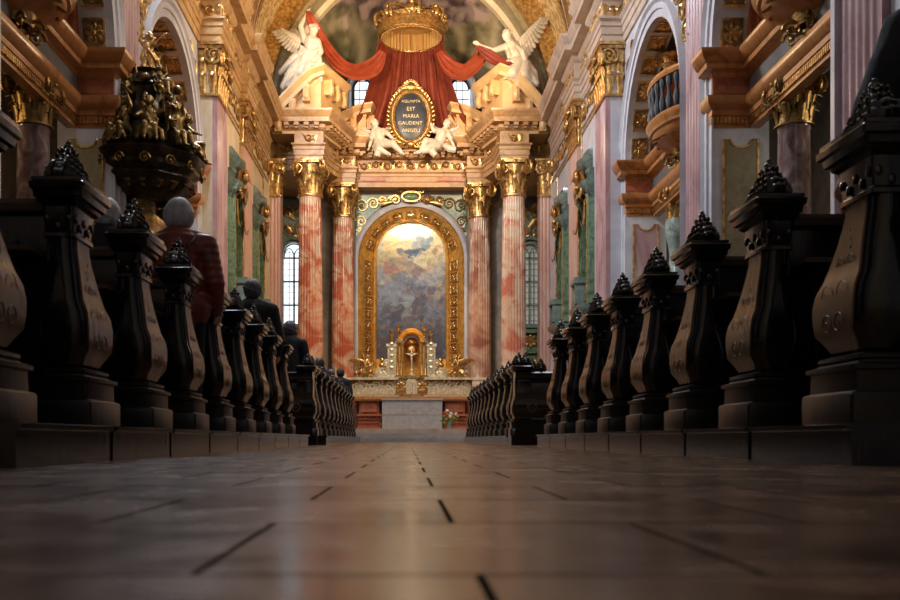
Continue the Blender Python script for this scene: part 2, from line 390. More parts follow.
def pil_cap(W, d, h):
    """pilaster capital: wall plane x=0, outward -x, width along y, base z=0"""
    mb = MB(); R4 = lambda e, z: [(.0, -W / 2 - e, z), (-d - e, -W / 2 - e, z), (-d - e, W / 2 + e, z), (0, W / 2 + e, z)]
    mb.loft([R4(e, z * h) for e, z in ((.05, 0), (.05, .05), (0, .06), (0, .5), (.03, .7), (.08, .86))])
    mb.loft([R4(.13, .88 * h), R4(.15, .93 * h), R4(.19, .94 * h), R4(.19, h)])
    for row, (z0, hh) in enumerate(((.06, .34), (.3, .36))):
        n = max(2, round(W / .26)) + row; nd = max(1, round(d / .24))
        for i in range(n): leaf(mb, (-d, -W / 2 + W * (i + .5) / n, z0 * h), (0, 0, hh * h), (-1, 0, 0), (0, 1, 0), W / n * .38, .12, thick=.45)
        for q in (-1, 1):
            for i in range(nd): leaf(mb, (-d * (i + .5) / nd, q * W / 2, z0 * h), (0, 0, hh * h), (0, q, 0), (1, 0, 0), min(.1, d / nd * .4), .12, thick=.45)
    for q in (-1, 1):
        spiral(mb, (-d * .9 + .02, q * (W / 2 + .1), .76 * h), (-1, 0, 0), (0, 0, 1), h * .17, 1.7, h * .04, 1, 18, a0=pi * .75)
        spiral(mb, (-d - .1, q * (W / 2 - .02), .76 * h), (0, q, 0), (0, 0, 1), h * .17, 1.7, h * .04, 1, 18, a0=pi * .75)
        leaf(mb, (-d * .5, q * (W / 2 + .05), .62 * h), (0, 0, .25 * h), (0, q, 0), (1, 0, 0), .05, .08)
    mb.ball((-d - .12, 0, .9 * h), h * .08); leaf(mb, (-d - .02, 0, .6 * h), (0, 0, .28 * h), (-1, 0, 0), (0, 1, 0), .07, .05)
    return mb
# ================================================================== camera frame and setting
F = 972.; HC = .09; VX, VY = 407., 439.
def P(x, y, Y): return V(((x - VX) * Y / F, Y, (VY - y) * Y / F + HC))      # a point seen at (x,y) standing Y metres away
AX = .11                                                                 # axis of the nave
XR, XL = 5.4, -5.18                                                      # nave walls
CR, CL = 5.05, -4.83                                                     # narrower choir walls
SIDES = ((1, XR, CR, 'right'), (-1, XL, CL, 'left'))
ZC = 11.6                                                                # cornice top
# floor
fl = MB().box(-10.5, 10.7, -6, 41, -.12, 0); struct(fl, 'floor', 'floor')
# arcaded walls --------------------------------------------------------
TH = .56; RA = 2.4; ZS = 6.8; BAYS = [14.68, 21.45]; EXTRA = [7.91, 1.14]
def wall_with_arches(mb, x0, x1, y0, y1, z0, z1, cs):
    ys = y0
    for c in sorted(cs):
        mb.box(x0, x1, ys, c - RA, z0, z1); ys = c + RA
        n = 24; pr = None
        for i in range(n + 1):
            a = pi - pi * i / n; p = (c + RA * cos(a), ZS + RA * sin(a))
            if pr:
                (ya, za), (yb, zb) = pr, p
                o = [(x, y, z) for x in (x0, x1) for y, z in ((ya, za), (yb, zb), (yb, z1), (ya, z1))]
                mb.add(o, [(0, 1, 2, 3), (7, 6, 5, 4), (0, 4, 5, 1), (3, 2, 6, 7)])
            pr = p
    mb.box(x0, x1, ys, y1, z0, z1)
for s, X, C, nm in SIDES:
    w = MB(); wall_with_arches(w, *sorted((X, X + s * TH)), -6, 24.13, 0, ZC, BAYS + EXTRA)
    o = struct(w, 'wall_' + nm, 'white')
    ch = MB(); ch.box(*sorted((C, C + s * 1.3)), 24.13, 34.2, 0, ZC); ch.box(*sorted((C + s * 1.0, C + s * 1.3)), 34.2, 39.6, 0, ZC)
    struct(ch, 'wall_choir_' + nm, 'white' if s > 0 else 'cream')  # left in cream: warm light on that side put into the colour
    XA = X + s * 4.6                                                     # outer wall of the side chapels
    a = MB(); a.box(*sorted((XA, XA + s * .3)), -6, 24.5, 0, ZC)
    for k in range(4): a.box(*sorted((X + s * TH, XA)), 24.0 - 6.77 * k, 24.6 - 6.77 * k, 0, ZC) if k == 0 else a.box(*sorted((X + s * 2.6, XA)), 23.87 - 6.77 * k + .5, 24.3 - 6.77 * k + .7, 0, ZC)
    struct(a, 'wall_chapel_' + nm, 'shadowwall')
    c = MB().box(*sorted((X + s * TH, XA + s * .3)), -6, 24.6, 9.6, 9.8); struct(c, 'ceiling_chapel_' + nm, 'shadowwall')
wb = MB().box(-6.2, 6.4, 39.6, 39.9, 0, ZC); struct(wb, 'wall_back', 'greym')
# west wall behind the camera
ww = MB().box(-10, 10.2, -6.3, -6, 0, 18.3); struct(ww, 'wall_front', 'cream')
# vault ---------------------------------------------------------------
RV = 5.18
def vault_pt(Y, a, r=RV): return (AX + r * cos(a), Y, ZC - .25 + r * sin(a) * 1.27)
RB = 5.72; LUN = 32.0; LR = 1.3; LZ = 12.6
vb = MB()
def nave_pt(u, v): return vault_pt(-6 + u * 36.2, v * pi)
vb.grid(nave_pt, 20, 36); o = struct(vb, 'ceiling', 'stucco', smooth=True, fix=False)
# bay with lunettes before the apse: cells inside the lunette left out
vb = MB(); nu, nv = 48, 150
def lun_top(Y):
    d = abs(Y - LUN)
    return LZ + sqrt(max(0, LR * LR - d * d)) * 1.15 if d < LR else -1
for j in range(nv):
    for i in range(nu):
        Y0, Y1 = 30.2 + 5.6 * i / nu, 30.2 + 5.6 * (i + 1) / nu; a0, a1 = pi * j / nv, pi * (j + 1) / nv
        c = vault_pt((Y0 + Y1) / 2, (a0 + a1) / 2, RB)
        if c[2] < lun_top(c[1]): continue
        vb.add([vault_pt(Y0, a0, RB), vault_pt(Y1, a0, RB), vault_pt(Y1, a1, RB), vault_pt(Y0, a1, RB)], [(0, 1, 2, 3)])
struct(vb, 'ceiling_choir', 'stucco', fix=False)
roof = MB().box(-6.5, 6.7, -6, 36, 18.3, 18.5); struct(roof, 'ceiling_roof', 'shadowwall')
tn = 0
def trim(mb, m, **kw):
    global tn; tn += 1
    return struct(mb, f'trim_{tn}', m, **kw)
def ring(Y0, Y1, r0, r1, m, n=48):
    mb = MB(); rs = []
    for i in range(n + 1):
        a = pi * i / n; rs.append([vault_pt(Y0, a, r0), vault_pt(Y1, a, r0), vault_pt(Y1, a, r1), vault_pt(Y0, a, r1)])
    mb.loft(rs); return trim(mb, m)
ring(28.6, 29.9, 5.18, 4.95, 'cream'); ring(29.0, 29.5, 4.96, 4.87, 'gold')
ring(30.15, 30.4, 5.8, 4.98, 'gold')
ring(34.75, 35.1, 5.8, 5.12, 'gold'); ring(35.1, 35.9, 5.8, 4.95, 'olive'); ring(35.9, 36.25, 5.8, 4.78, 'cream')
wn = 0
def window(mb_frame, mb_glass, mf='cream', mg='glass'):
    global wn; wn += 1
    o = struct(mb_frame, f'window_{wn}', mf); mb_glass.obj('window_glass', mg, o); return o
for s, X, C, nm in SIDES:                                                # lunettes with windows
    mb = MB(); xo = AX + s * 6.25; rs = []; n = 20; rib = []
    for i in range(n + 1):
        a = pi * i / n; y = LUN + LR * cos(a); z = LZ + LR * 1.15 * sin(a)
        xi = AX + s * sqrt(max(.01, RB ** 2 - ((z - ZC + .25) / 1.27) ** 2)); rs.append(((xi - s * .04, y, z), (xo, y, z))); rib.append((xi - s * .03, y, z))
    for k in range(n): mb.add([rs[k][0], rs[k + 1][0], rs[k + 1][1], rs[k][1]], [(0, 1, 2, 3)])
    y0, y1 = LUN - LR, LUN + LR; mb.add([(AX + s * 5.6, y0, ZC - .2), (xo, y0, ZC - .2), (xo, y0, LZ), (AX + s * 5.6, y0, LZ)], [(0, 1, 2, 3)])
    mb.add([(AX + s * 5.6, y1, ZC - .2), (xo, y1, ZC - .2), (xo, y1, LZ), (AX + s * 5.6, y1, LZ)], [(0, 1, 2, 3)])
    trim(mb, 'cream', fix=False)
    r = MB(); r.tube([(rib[0][0], rib[0][1], ZC)] + rib + [(rib[-1][0], rib[-1][1], ZC)], .11, 8); trim(r, 'gold')
    r = MB(); r.tube([(p[0], LUN + (p[1] - LUN) * 1.13, LZ + (p[2] - LZ) * 1.1) for p in rib], .05, 6); trim(r, 'cream')
    g = MB(); pts = [(LUN + .95 * cos(pi * i / 14), 12.9 + .95 * sin(pi * i / 14)) for i in range(15)] + [(LUN - .95, 11.9), (LUN + .95, 11.9)]
    g.add([(xo - s * .02, y, z) for y, z in pts], [tuple(range(len(pts)))])
    w = MB(); w.box(*sorted((xo, xo + s * .2)), y0 - .3, y1 + .3, ZC - .4, 14.6)
    f = window(w, g, 'cream'); fr = MB()
    fr.tube([(xo - s * .06, y, z) for y, z in pts] + [(xo - s * .06, *pts[0])], .06, 6)
    for k in (-.35, .35): fr.box(*sorted((xo - s * .03, xo - s * .08)), LUN + k - .02, LUN + k + .02, 11.9, 13.75)
    for k in (12.4, 12.95, 13.4): fr.box(*sorted((xo - s * .03, xo - s * .08)), LUN - .9, LUN + .9, k - .02, k + .02)
    fr.obj('window_frame', 'iron', f)
# apse half dome with fresco --------------------------------------------
def fresco_col(x, z, p):
    n1 = noise.noise(p * .55); n2 = noise.noise(p * 1.7 + V((5, 1, 2))); n3 = noise.noise(p * 4.5)
    n3 += .5 * noise.noise(p * 9)
    base = V((.10, .09, .045)).lerp(V((.40, .35, .22)), max(0, min(1, .45 + 1.1 * n2 + .5 * n3)))
    base = base.lerp(V((.06, .065, .035)), max(0, min(1, .3 - 1.8 * n1)) * .7)
    t = max(0, min(1, (z - 16.1 + 1.2 * n1 + .6 * n2) / .5))
    cloud = V((.07, .045, .06)).lerp(V((.40, .31, .30)), max(0, min(1, .42 + 1.9 * n2 + .7 * n3)))
    cloud = cloud.lerp(V((.42, .2, .12)), max(0, n1 * 1.6 - .35))
    c = base.lerp(cloud, t)
    g = abs(sin(x * 2.3 + 1.5 * n1)) ** 10 * (1 - t)                       # painted ribs
    c = c.lerp(V((.5, .44, .3)), g * .6)
    return c
mb = MB(); nu, nv = 140, 70; pts = []
def dome(u, v):
    a = pi * u; b = pi / 2 * v                                            # b: from rim ring (0) to the back wall pole
    return V((AX + 4.95 * cos(a) * cos(b), 36.2 + 3.7 * sin(b), ZC - .25 + 4.95 * 1.27 * sin(a) * cos(b)))
mb.grid(dome, nu, nv)
o = struct(mb, 'ceiling_apse', 'fresco', fix=False)
ca = o.data.color_attributes.new('paint', 'FLOAT_COLOR', 'POINT')
for i, v in enumerate(o.data.vertices):
    c = fresco_col(v.co.x, v.co.z, v.co); ca.data[i].color = (max(0, c.x), max(0, c.y), max(0, c.z), 1)
# round headed windows of the apse in deep white splays
for s in (-1, 1):
    cx = .165 + s * 1.93; w = MB(); n = 14
    def arc(r, y, zc=14.05, zb=11.7): return [(cx + r * cos(pi * i / n), y, zc + r * 1.1 * sin(pi * i / n)) for i in range(n + 1)] + [(cx - r, y, zb), (cx + r, y, zb)]
    w.loft([arc(.62, 39.75), arc(.62, 38.35), arc(.5, 38.35), arc(.40, 38.9), arc(.40, 39.72)])
    g = MB(); a = arc(.42, 38.86); g.add(a, [tuple(range(len(a)))])
    f = window(w, g, 'white'); fr = MB()
    fr.tube([(x, 38.82, z) for x, y, z in arc(.37, 0)], .045, 6)
    for k in (-.13, .13): fr.box(cx + k - .012, cx + k + .012, 38.8, 38.84, 11.8, 14.45)
    for k in range(7): fr.box(cx - .38, cx + .38, 38.8, 38.84, 12.2 + k * .36, 12.225 + k * .36)
    fr.obj('window_frame', 'iron', f)
# tall windows either side of the altar
for s in (-1, 1):
    cx = .12 + s * 4.62; cx = -4.55 if s < 0 else 4.93; w = MB(); g = MB(); hw = .40 if s < 0 else .36; n = 12
    ar = lambda r, y, zb: [(cx + r * cos(pi * i / n), y, 7.55 + r * sin(pi * i / n)) for i in range(n + 1)] + [(cx - r, y, zb), (cx + r, y, zb)]
    w.loft([ar(hw + .12, 39.55, 4.55), ar(hw + .12, 38.9, 4.55), ar(hw, 38.9, 4.7), ar(hw, 39.55, 4.7)])
    g.add(ar(hw, 39.3, 4.7), [tuple(range(n + 3))])
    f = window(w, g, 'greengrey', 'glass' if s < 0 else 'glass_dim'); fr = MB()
    fr.box(cx - .035, cx + .035, 39.15, 39.25, 4.7, 7.6)
    fr.tube([(cx + hw * cos(pi * i / n), 39.2, 7.55 + hw * sin(pi * i / n)) for i in range(n + 1)], .03, 5)
    for k in range(3): fr.box(cx - hw, cx + hw, 39.15, 39.25, 5.45 + k * .95, 5.51 + k * .95)
    for q in (-1, 1): fr.tube([(cx + q * hw * .5 + hw * .5 * cos(pi * i / 8), 39.2, 7.35 + .42 * sin(pi * i / 8)) for i in range(9)], .025, 5)
    fr.obj('window_frame', 'greengrey', f)
    fr = MB()
    for q in (-1, 1):
        fr.box(cx + q * hw * .5 - .01, cx + q * hw * .5 + .01, 39.2, 39.24, 4.7, 7.7)
        for k in range(13): fr.box(cx + q * hw * .5 - hw * .45, cx + q * hw * .5 + hw * .45, 39.2, 39.24, 4.85 + k * .23, 4.862 + k * .23)
    fr.obj('glazing_bar', 'iron', f)
# floor steps before the altar
st = MB(); st.box(-4.8, 5.0, 29.6, 41, 0, .12); st.box(-3.9, 4.2, 30.3, 41, .12, .27)
struct(st, 'floor_sanctuary', 'greym'); st = MB().box(-3.3, 3.6, 31.0, 41, .27, .42); struct(st, 'floor_altar_step', 'step')
# ------------------------------------------------------------------ entablatures
ENT = [(0, 9.9), (0, 10.08), (.03, 10.1), (.03, 10.28), (.06, 10.3), (.06, 10.4), (.12, 10.46), (.12, 10.5), (.01, 10.52), (.01, 10.94), (.06, 10.97),
       (.1, 11.02), (.12, 11.04), (.12, 11.18), (.36, 11.18), (.36, 11.34), (.40, 11.37), (.42, 11.43), (.48, 11.5), (.5, 11.54), (.5, 11.6), (-.25, 11.6), (-.25, 9.9)]
def entab(path, side, m='tan', frz='gold', mod=True, step=.42, prof=ENT, dz=0, fz=(10.73, .34)):
    mb = MB(); sweep(mb, path, [(o, z + dz) for o, z in prof], side); root = trim(mb, m)
    if mod:
        d = MB()
        for p, t, n in along(path, step, side):
            obox(d, p, t, n, .17, .1, .34, 11.06 + dz, 11.17 + dz); obox(d, p, t, n, .13, .1, .24, 10.99 + dz, 11.06 + dz)
        d.obj('modillions', m, root, kind='stuff')
    if frz:
        d = MB()
        for k in range(len(path) - 1):
            a, b = V(path[k]), V(path[k + 1])
            if (b - a).length < .5: continue
            t = (b - a).normalized(); n = V((t.y, -t.x, 0)).normalized() * side; z = V((0, 0, fz[0] + dz))
            scrolls(d, a + z + n * .02 + t * .1, b + z + n * .02 - t * .1, n, fz[1], .035)
        if d.v: d.obj('frieze_ornament', frz, root, kind='stuff')
    return root
PB = .16
PIL = [(10.6, 12.0), (17.36, 18.77)]                                      # nave pilasters
for s, X, C, nm in SIDES:
    side = -1 if s > 0 else 1      # travelling +Y, outward points to the nave
    path = [(X - s * .05, 5, 0)]
    for a, b in PIL: path += [(X - s * .05, a - .1, 0), (X - s * .3, a - .1, 0), (X - s * .3, b + .1, 0), (X - s * .05, b + .1, 0)]
    path += [(X - s * .05, 24.05, 0), (C - s * .22, 24.05, 0), (C - s * .22, 25.6, 0), (C - s * .02, 25.6, 0), (C - s * .02, 28.05, 0), (C - s * .2, 28.05, 0), (C - s * .2, 29.7, 0), (C - s * .02, 29.7, 0), (C - s * .02, 33.9, 0)]
    entab(path, side, 'buff' if s > 0 else 'tan', 'gold', mod=False)  # left in tan: golden light on that side carried by the marble colour
# ------------------------------------------------------------------ pilasters
def flute_poly(w, d, n=6, dep=.035):
    """plan of a pilaster face: x along the wall, y outward"""
    pts = [(-w / 2, 0), (-w / 2, d)]; e = .06; L = w - 2 * e
    for i in range(n):
        a = -w / 2 + e + L * i / n; q = L / n
        for k in range(7): f = k / 6; pts.append((a + q * (.12 + .76 * f), d - dep * sin(pi * f)))
    pts += [(w / 2, d), (w / 2, 0)]
    return pts
def pilaster(label, s, Xw, y0, y1, d, m, z0=0, ztop=8.6, cap=True, capm='gold', group=None):
    yc = (y0 + y1) / 2; t = thing('pilaster', label, 'pilaster', (Xw, yc, z0), group=group)
    W = y1 - y0
    fn = lambda x, y, z: (-s * y, x, z)
    mb = MB(); mb.prism(flute_poly(W, d, max(5, int(W / .2))), 1.1, ztop - z0, fn); mb.obj('shaft', m, t)
    b = MB(); b.prism([(-W / 2 - .08, 0), (-W / 2 - .08, d + .08), (W / 2 + .08, d + .08), (W / 2 + .08, 0)], 0, .8, fn)
    for k, (e, za, zb) in enumerate(((.07, .8, .92), (.04, .92, 1.02), (.02, 1.02, 1.1))): b.prism([(-W / 2 - e, 0), (-W / 2 - e, d + e), (W / 2 + e, d + e), (W / 2 + e, 0)], za, zb, fn)
    b.obj('base', 'greym', t)
    if cap:
        cm = pil_cap(W, d, 9.9 - ztop)
        T = Matrix.Translation((0, 0, ztop - z0)) @ Matrix.Diagonal((s, 1, 1, 1))
        c = MB(); c.merge(cm, T); c.obj('capital', capm, t)
    return t
LB = {1: 'right', -1: 'left'}
for s, X, C, nm in SIDES:
    if s > 0:
        pilaster('fluted pink marble pilaster behind the dark silhouette at the right edge', s, X, 10.85, 12.05, .1, 'pink')
    pilaster(f'tall fluted pink pilaster between the two {nm} arches', s, X, 17.4, 18.62, .06, 'pink')
    pilaster(f'pink pilaster with gilded volutes at the far end of the {nm} arcade', s, X, 24.13, 25.45, .47, 'pink', 0)
    pilaster(f'narrow rose pilaster between the two green framed niches on the {nm}', s, C, 28.15, 29.6, .12, 'pink_choir')
    t = thing('pilaster', f'rose pilaster facing the nave, beside the tall {nm} window', 'pilaster', ((4.98 if s > 0 else -4.76), 34.45, 0))
    mb = MB(); mb.prism([(-x, -y) for x, y in flute_poly(.62, .3, 4)], 1.1, 8.6); mb.box(-.31, .31, 0, .35, 0, 9.9); mb.obj('shaft', 'pink_choir', t)
    b = MB(); b.box(-.38, .38, -.38, .1, 0, 1.1); b.obj('base', 'greym', t)
    c = MB(); c.merge(pil_cap(.62, .3, 1.3), Matrix.Translation((0, 0, 8.6)) @ Matrix.Rotation(pi / 2, 4, 'Z')); c.obj('capital', 'gold', t)
# ------------------------------------------------------------------ arch trims, imposts, coffers, chapel tribunes
def archivolt(mb, X, s, c, r0, r1, o, zb=0.):
    n = 28; rs = []
    pth = [(c - 1, zb)]
    def sec(cy, cz, ny, nz):
        q = []
        for rr, oo in ((r0, 0), (r0, .05), (r0 + (r1 - r0) * .45, .05), (r0 + (r1 - r0) * .5, .09), (r0 + (r1 - r0) * .85, .09), (r1, .15), (r1, 0)):
            q.append((X - s * oo * o, cy + ny * rr, cz + nz * rr))
        return q
    rs = [sec(c, zb, -1, 0)] + [sec(c, ZS, cos(pi - pi * i / n), sin(pi - pi * i / n)) for i in range(n + 1)] + [sec(c, zb, 1, 0)]
    mb.loft(rs)
IMP = [(.02, 5.55), (.02, 5.62), (.03, 5.63), (.03, 5.75), (.06, 5.76), (.06, 5.85), (.14, 5.92), (.16, 6.0), (.16, 6.08), (.04, 6.12), (.02, 6.14), (.02, 6.42), (.05, 6.44), (.08, 6.5),
       (.2, 6.54), (.2, 6.63), (.24, 6.66), (.3, 6.76), (.32, 6.8), (.32, 6.85), (-.15, 6.85), (-.15, 5.55)]
bayname = {14.68: 'nearer', 21.45: 'farther'}
rose0 = None
for s, X, C, nm in SIDES:
    for c in BAYS:
        bn = bayname[c]
        a = MB(); archivolt(a, X, s, c, RA, RA + .34, 1.); trim(a, 'white')
        # impost blocks on the far and near jamb and the beam between them
        Xi = X + s * .95; yj = c + RA; yk = c - RA
        path = [(X + s * .02, yj + .02, 0), (X + s * .02, yj, 0), (Xi - s * .12, yj, 0), (Xi - s * .12, yk, 0)]
        path = [(X, yj + .3, 0), (X, yj, 0), (Xi - s * .3, yj, 0), (Xi - s * .3, yk, 0)]
        sd_ = 1 if s > 0 else -1; mb = MB(); sweep(mb, path, IMP, sd_)
        beam = trim(mb, 'orange')
        mb = MB(); mb.box(*sorted((X + s * .01, X + s * .96)), yj - .008, yj + .9, 0, 6.84); mb.box(*sorted((X + s * .01, X + s * .96)), yk - .9, yk + .008, 0, 6.84); trim(mb, 'white')
        fr = MB(); sweep(fr, path, [(.0, 6.15), (.035, 6.15), (.035, 6.42), (0, 6.42)], sd_); fr.obj('frieze_band', 'redm', beam)
        fr = MB()
        for p, t, n in along(path, .07, sd_): obox(fr, p, t, n, .04, .0, .06, 5.62, 5.73)
        fr.obj('dentils', 'gold', beam, kind='stuff')
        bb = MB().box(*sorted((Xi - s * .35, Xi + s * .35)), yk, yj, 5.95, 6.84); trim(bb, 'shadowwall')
        # panel on the far jamb face
        xa, xb = sorted((X + s * .13, X + s * .78)); pm = MB(); xm = (xa + xb) / 2
        def ear(hw, z0, z1, y, k=.0):
            return [(xm - hw, y, z0), (xm + hw, y, z0), (xm + hw, y, z1), (xm + hw * .62, y, z1 - .02)] + [(xm + hw * .62 * cos(pi * i / 8), y, z1 - .02 - .13 * sin(pi * i / 8)) for i in range(1, 8)] + [(xm - hw * .62, y, z1 - .02), (xm - hw, y, z1)]
        pan = thing('wall_panel', f'tall gilt-edged panel on the pier of the {bn} {nm} arch', 'panel', (xm, yj, 1.2))
        pr = ear(.30, 1.3, 5.35, yj - .0); e = MB(); e.prism([(p[0], p[2]) for p in pr], 0, .035, lambda x, y, z: (x, yj - z, y)); e.obj('field', 'pink' if (c > 20 and s > 0) else 'olive', pan, w=True)
        e = MB(); e.tube([(p[0], yj - .03, p[2]) for p in pr + pr[:2]], .028, 6); e.obj('gilt_moulding', 'gold', pan, w=True)
        # coffers with rosettes in the soffit
        for i in range(11):
            a = pi * (i + .5) / 11 * .98 + .0314; nrm = V((0, -cos(a), -sin(a))); ctr = V((X + s * TH * .52, c + RA * cos(a), ZS + RA * sin(a)))
            if i == 0 and False: continue
            tv = V((0, -sin(a), cos(a))); xv = V((1, 0, 0)); hu, hv = .165, .21
            q = thing('soffit_coffer', f'gilded square rosette coffer in the soffit of the {bn} {nm} arch', 'coffer', ctr, group=f'rosette coffers of the {bn} {nm} arch')
            def PT(u, v, d): return ctr + xv * u + tv * v + nrm * d
            f = MB(); R4 = [(-1, -1), (1, -1), (1, 1), (-1, 1)]
            f.loft([[PT(u * hu * k, v * hv * k, d) for u, v in R4] for k, d in ((1.18, 0), (1.18, .04), (1.0, .05), (.97, .012), (.9, .012))]); f.obj('coffer_frame', 'gold', q, w=True)
            f = MB(); f.add([PT(u * hu * .95, v * hv * .95, d) for d in (.0, .014) for u, v in R4], [(0, 1, 2, 3), (4, 7, 6, 5), (0, 4, 5, 1), (1, 5, 6, 2), (2, 6, 7, 3), (3, 7, 4, 0)]); f.obj('coffer_field', 'olive', q, w=True)
            f = MB(); rosette(f, PT(0, 0, .02), nrm, xv, .15, 8); f.obj('rosette', 'gold', q, w=True)
        # column carrying the beam
        yc = 15.9 if c < 20 else 22.6; xc = X + s * (.93 if c < 20 else .86); r = .275 if c < 20 else .21
        if c < 20:
            t = thing('column', f'polished mottled marble column under the balcony of the nearer {nm} arch', 'column', (xc, yc, 0))
            m = MB(); m.lathe([(r * 1.02, 1.2), (r * 1.03, 2.2), (r, 3.5), (r * .9, 5.1), (r * .95, 5.12), (r * .95, 5.2)], n=32); m.obj('shaft', 'colm', t)
        else:
            t = thing('column', f'wavy pale green column with gilt capital in the farther {nm} arch', 'column', (xc, yc, 0)); m = MB(); pr = []
            for i in range(60):
                z = 1.2 + 4.0 * i / 59; pr.append((r * (.98 + .24 * cos((z - 5.0) * 2 * pi / 1.35)), z))
            m.lathe(pr, n=28); m.obj('shaft', 'twist', t)
        b = MB(); b.box(-r * 1.5, r * 1.5, -r * 1.5, r * 1.5, 0, .9); b.lathe([(r * 1.4, .9), (r * 1.45, .98), (r * 1.2, 1.02), (r * 1.15, 1.08), (r * 1.28, 1.14), (r * 1.05, 1.2)], n=24); b.obj('base', 'greym', t)
        cp = MB().merge(capital_mb(r * 1.02, .78), Matrix.Translation((0, 0, 5.18))); cp.obj('capital', 'gold_dark' if c < 20 else 'gold', t)
        # bowed balcony
        by = c - .15; bx = X + s * .75; t = thing('balcony', f'bowed orange marble balcony with gilt foliage in the {bn} {nm} arch', 'balcony', (bx, by, 6.0))
        m = MB(); m.lathe([(.35, 6.35), (.6, 6.45), (.95, 6.62), (1.15, 6.72), (1.2, 6.8), (1.28, 6.82), (1.32, 6.9), (1.4, 6.95), (1.42, 7.02), (1.35, 7.06)], (bx, by, 0), 40, sx=.62 if c < 20 else .6); m.obj('floor_slab', 'orange', t, w=True)
        m = MB()
        for i in range(14):
            a = 2 * pi * i / 14; o_ = V((cos(a), sin(a), 0)); leaf(m, V((bx, by, 6.25)) + o_ * .3, V((0, 0, .42)), o_, V((-sin(a), cos(a), 0)), .16, .34)
        m.ball((bx, by, 6.15), (.28, .3, .2)); m.ball((bx, by, 5.98), .1)
        for i in range(8):
            a = 2 * pi * i / 8; spiral(m, V((bx + .38 * cos(a), by + .45 * sin(a), 6.2)), V((cos(a), sin(a), 0)), V((0, 0, 1)), .14, 1.4, .035)
        m.obj('foliage_bracket', 'gold_dark', t, w=True)
        m = MB()
        for i in range(30):
            a = 2 * pi * i / 30; m.lathe([(.03, 7.05), (.05, 7.12), (.075, 7.26), (.04, 7.42), (.03, 7.5), (.05, 7.6), (.07, 7.7), (.04, 7.8)], (bx + 1.25 * .6 * cos(a), by + 1.25 * sin(a), 0), 8)
        m.obj('balustrade', 'panel_blue', t, w=True, kind='stuff')
        m = MB(); m.lathe([(1.18, 7.8), (1.34, 7.8), (1.38, 7.86), (1.34, 7.93), (1.18, 7.93)], (bx, by, 0), 40, sx=.6); m.obj('rail', 'orange', t, w=True)
        m = MB(); m.lathe([(.05, 7.93), (.16, 7.95), (.08, 8.05), (.22, 8.25), (.26, 8.45), (.14, 8.6), (.2, 8.7), (.05, 8.75)], (bx - s * .1, by + 1.05, 0), 16)
        for i in range(10):
            a = 2 * pi * i / 10; leaf(m, V((bx - s * .1 + .1 * cos(a), by + 1.05 + .1 * sin(a), 8.6)), V((0, 0, .3)), V((cos(a), sin(a), 0)), V((-sin(a), cos(a), 0)), .08, .18)
        tag(m.obj('urn', 'gold', None), f'gilt flower urn on the balcony rail of the {bn} {nm} arch', 'urn')
        # curtained opening above the balcony
        m = MB(); xk = X + s * 1.7
        def cur(u, v): return (xk + s * .06 * sin(u * 60), c - RA + .1 + u * (2 * RA - .2), 6.95 + v * 2.5)
        m.slab(cur, 120, 3, (s * .02, 0, 0)); tag(m.obj('curtain', 'curtain' if c < 20 else 'redm', None), f'long curtain hanging behind the balcony of the {bn} {nm} arch', 'curtain')
        # gilded picture frame inside the chapel
        m = MB(); y0, y1 = c - 1.2, c + 1.2
# lower gilt frames and upper wall panels of nave spandrels
def gilt_rect(mb, X, s, y0, y1, z0, z1, r=.03):
    x = X - s * .02; q = [(x, y0, z0), (x, y1, z0), (x, y1, z1), (x, y0, z1), (x, y0, z0), (x, y1, z0)]
    for k in range(4): mb.tube([q[k], q[k + 1]], r, 5)
for s, X, C, nm in SIDES:
    m = MB(); g = MB()
    for (y0, y1, z0, z1) in ((25.7, 27.9, 9.0, 9.75), (29.85, 33.7, 9.0, 9.75)): gilt_rect(m, C, s, y0, y1, z0, z1, .028)
    gilt_rect(m, C, s, 25.62, 28.0, 1.5, 8.85, .025); gilt_rect(m, C, s, 29.78, 32.5, 1.5, 8.85, .025)
    trim(m, 'gold')
    for c in BAYS:                                                        # gilt foliage in the spandrels
        for sg in (-1, 1):
            for k in range(5):
                a = pi / 2 + sg * (.35 + k * .2); p = V((X - s * .02, c + (RA + .62) * cos(a), ZS + (RA + .62) * sin(a)))
                if p.z < 9.6: spiral(g, p, V((0, 1, 0)), V((0, 0, 1)), .26, 1.5, .045, sg, 16, a0=k)
            leaf(g, (X - s * .03, c + sg * 2.75, 8.6), (0, sg * .3, 1.0), (-s, 0, 0), (0, 1, 0), .2, .15)
    trim(g, 'gold')
    # gilded leaf drops between capital level pilasters in the choir
    g = MB()
    for (y0, y1) in ((25.7, 27.95), (29.8, 33.6)):
        scrolls(g, (C - s * .03, y0, 9.38), (C - s * .03, y1, 9.38), (-s, 0, 0), .5, .04)
    trim(g, 'gold')
# ================================================================== high altar architecture
AC = .165
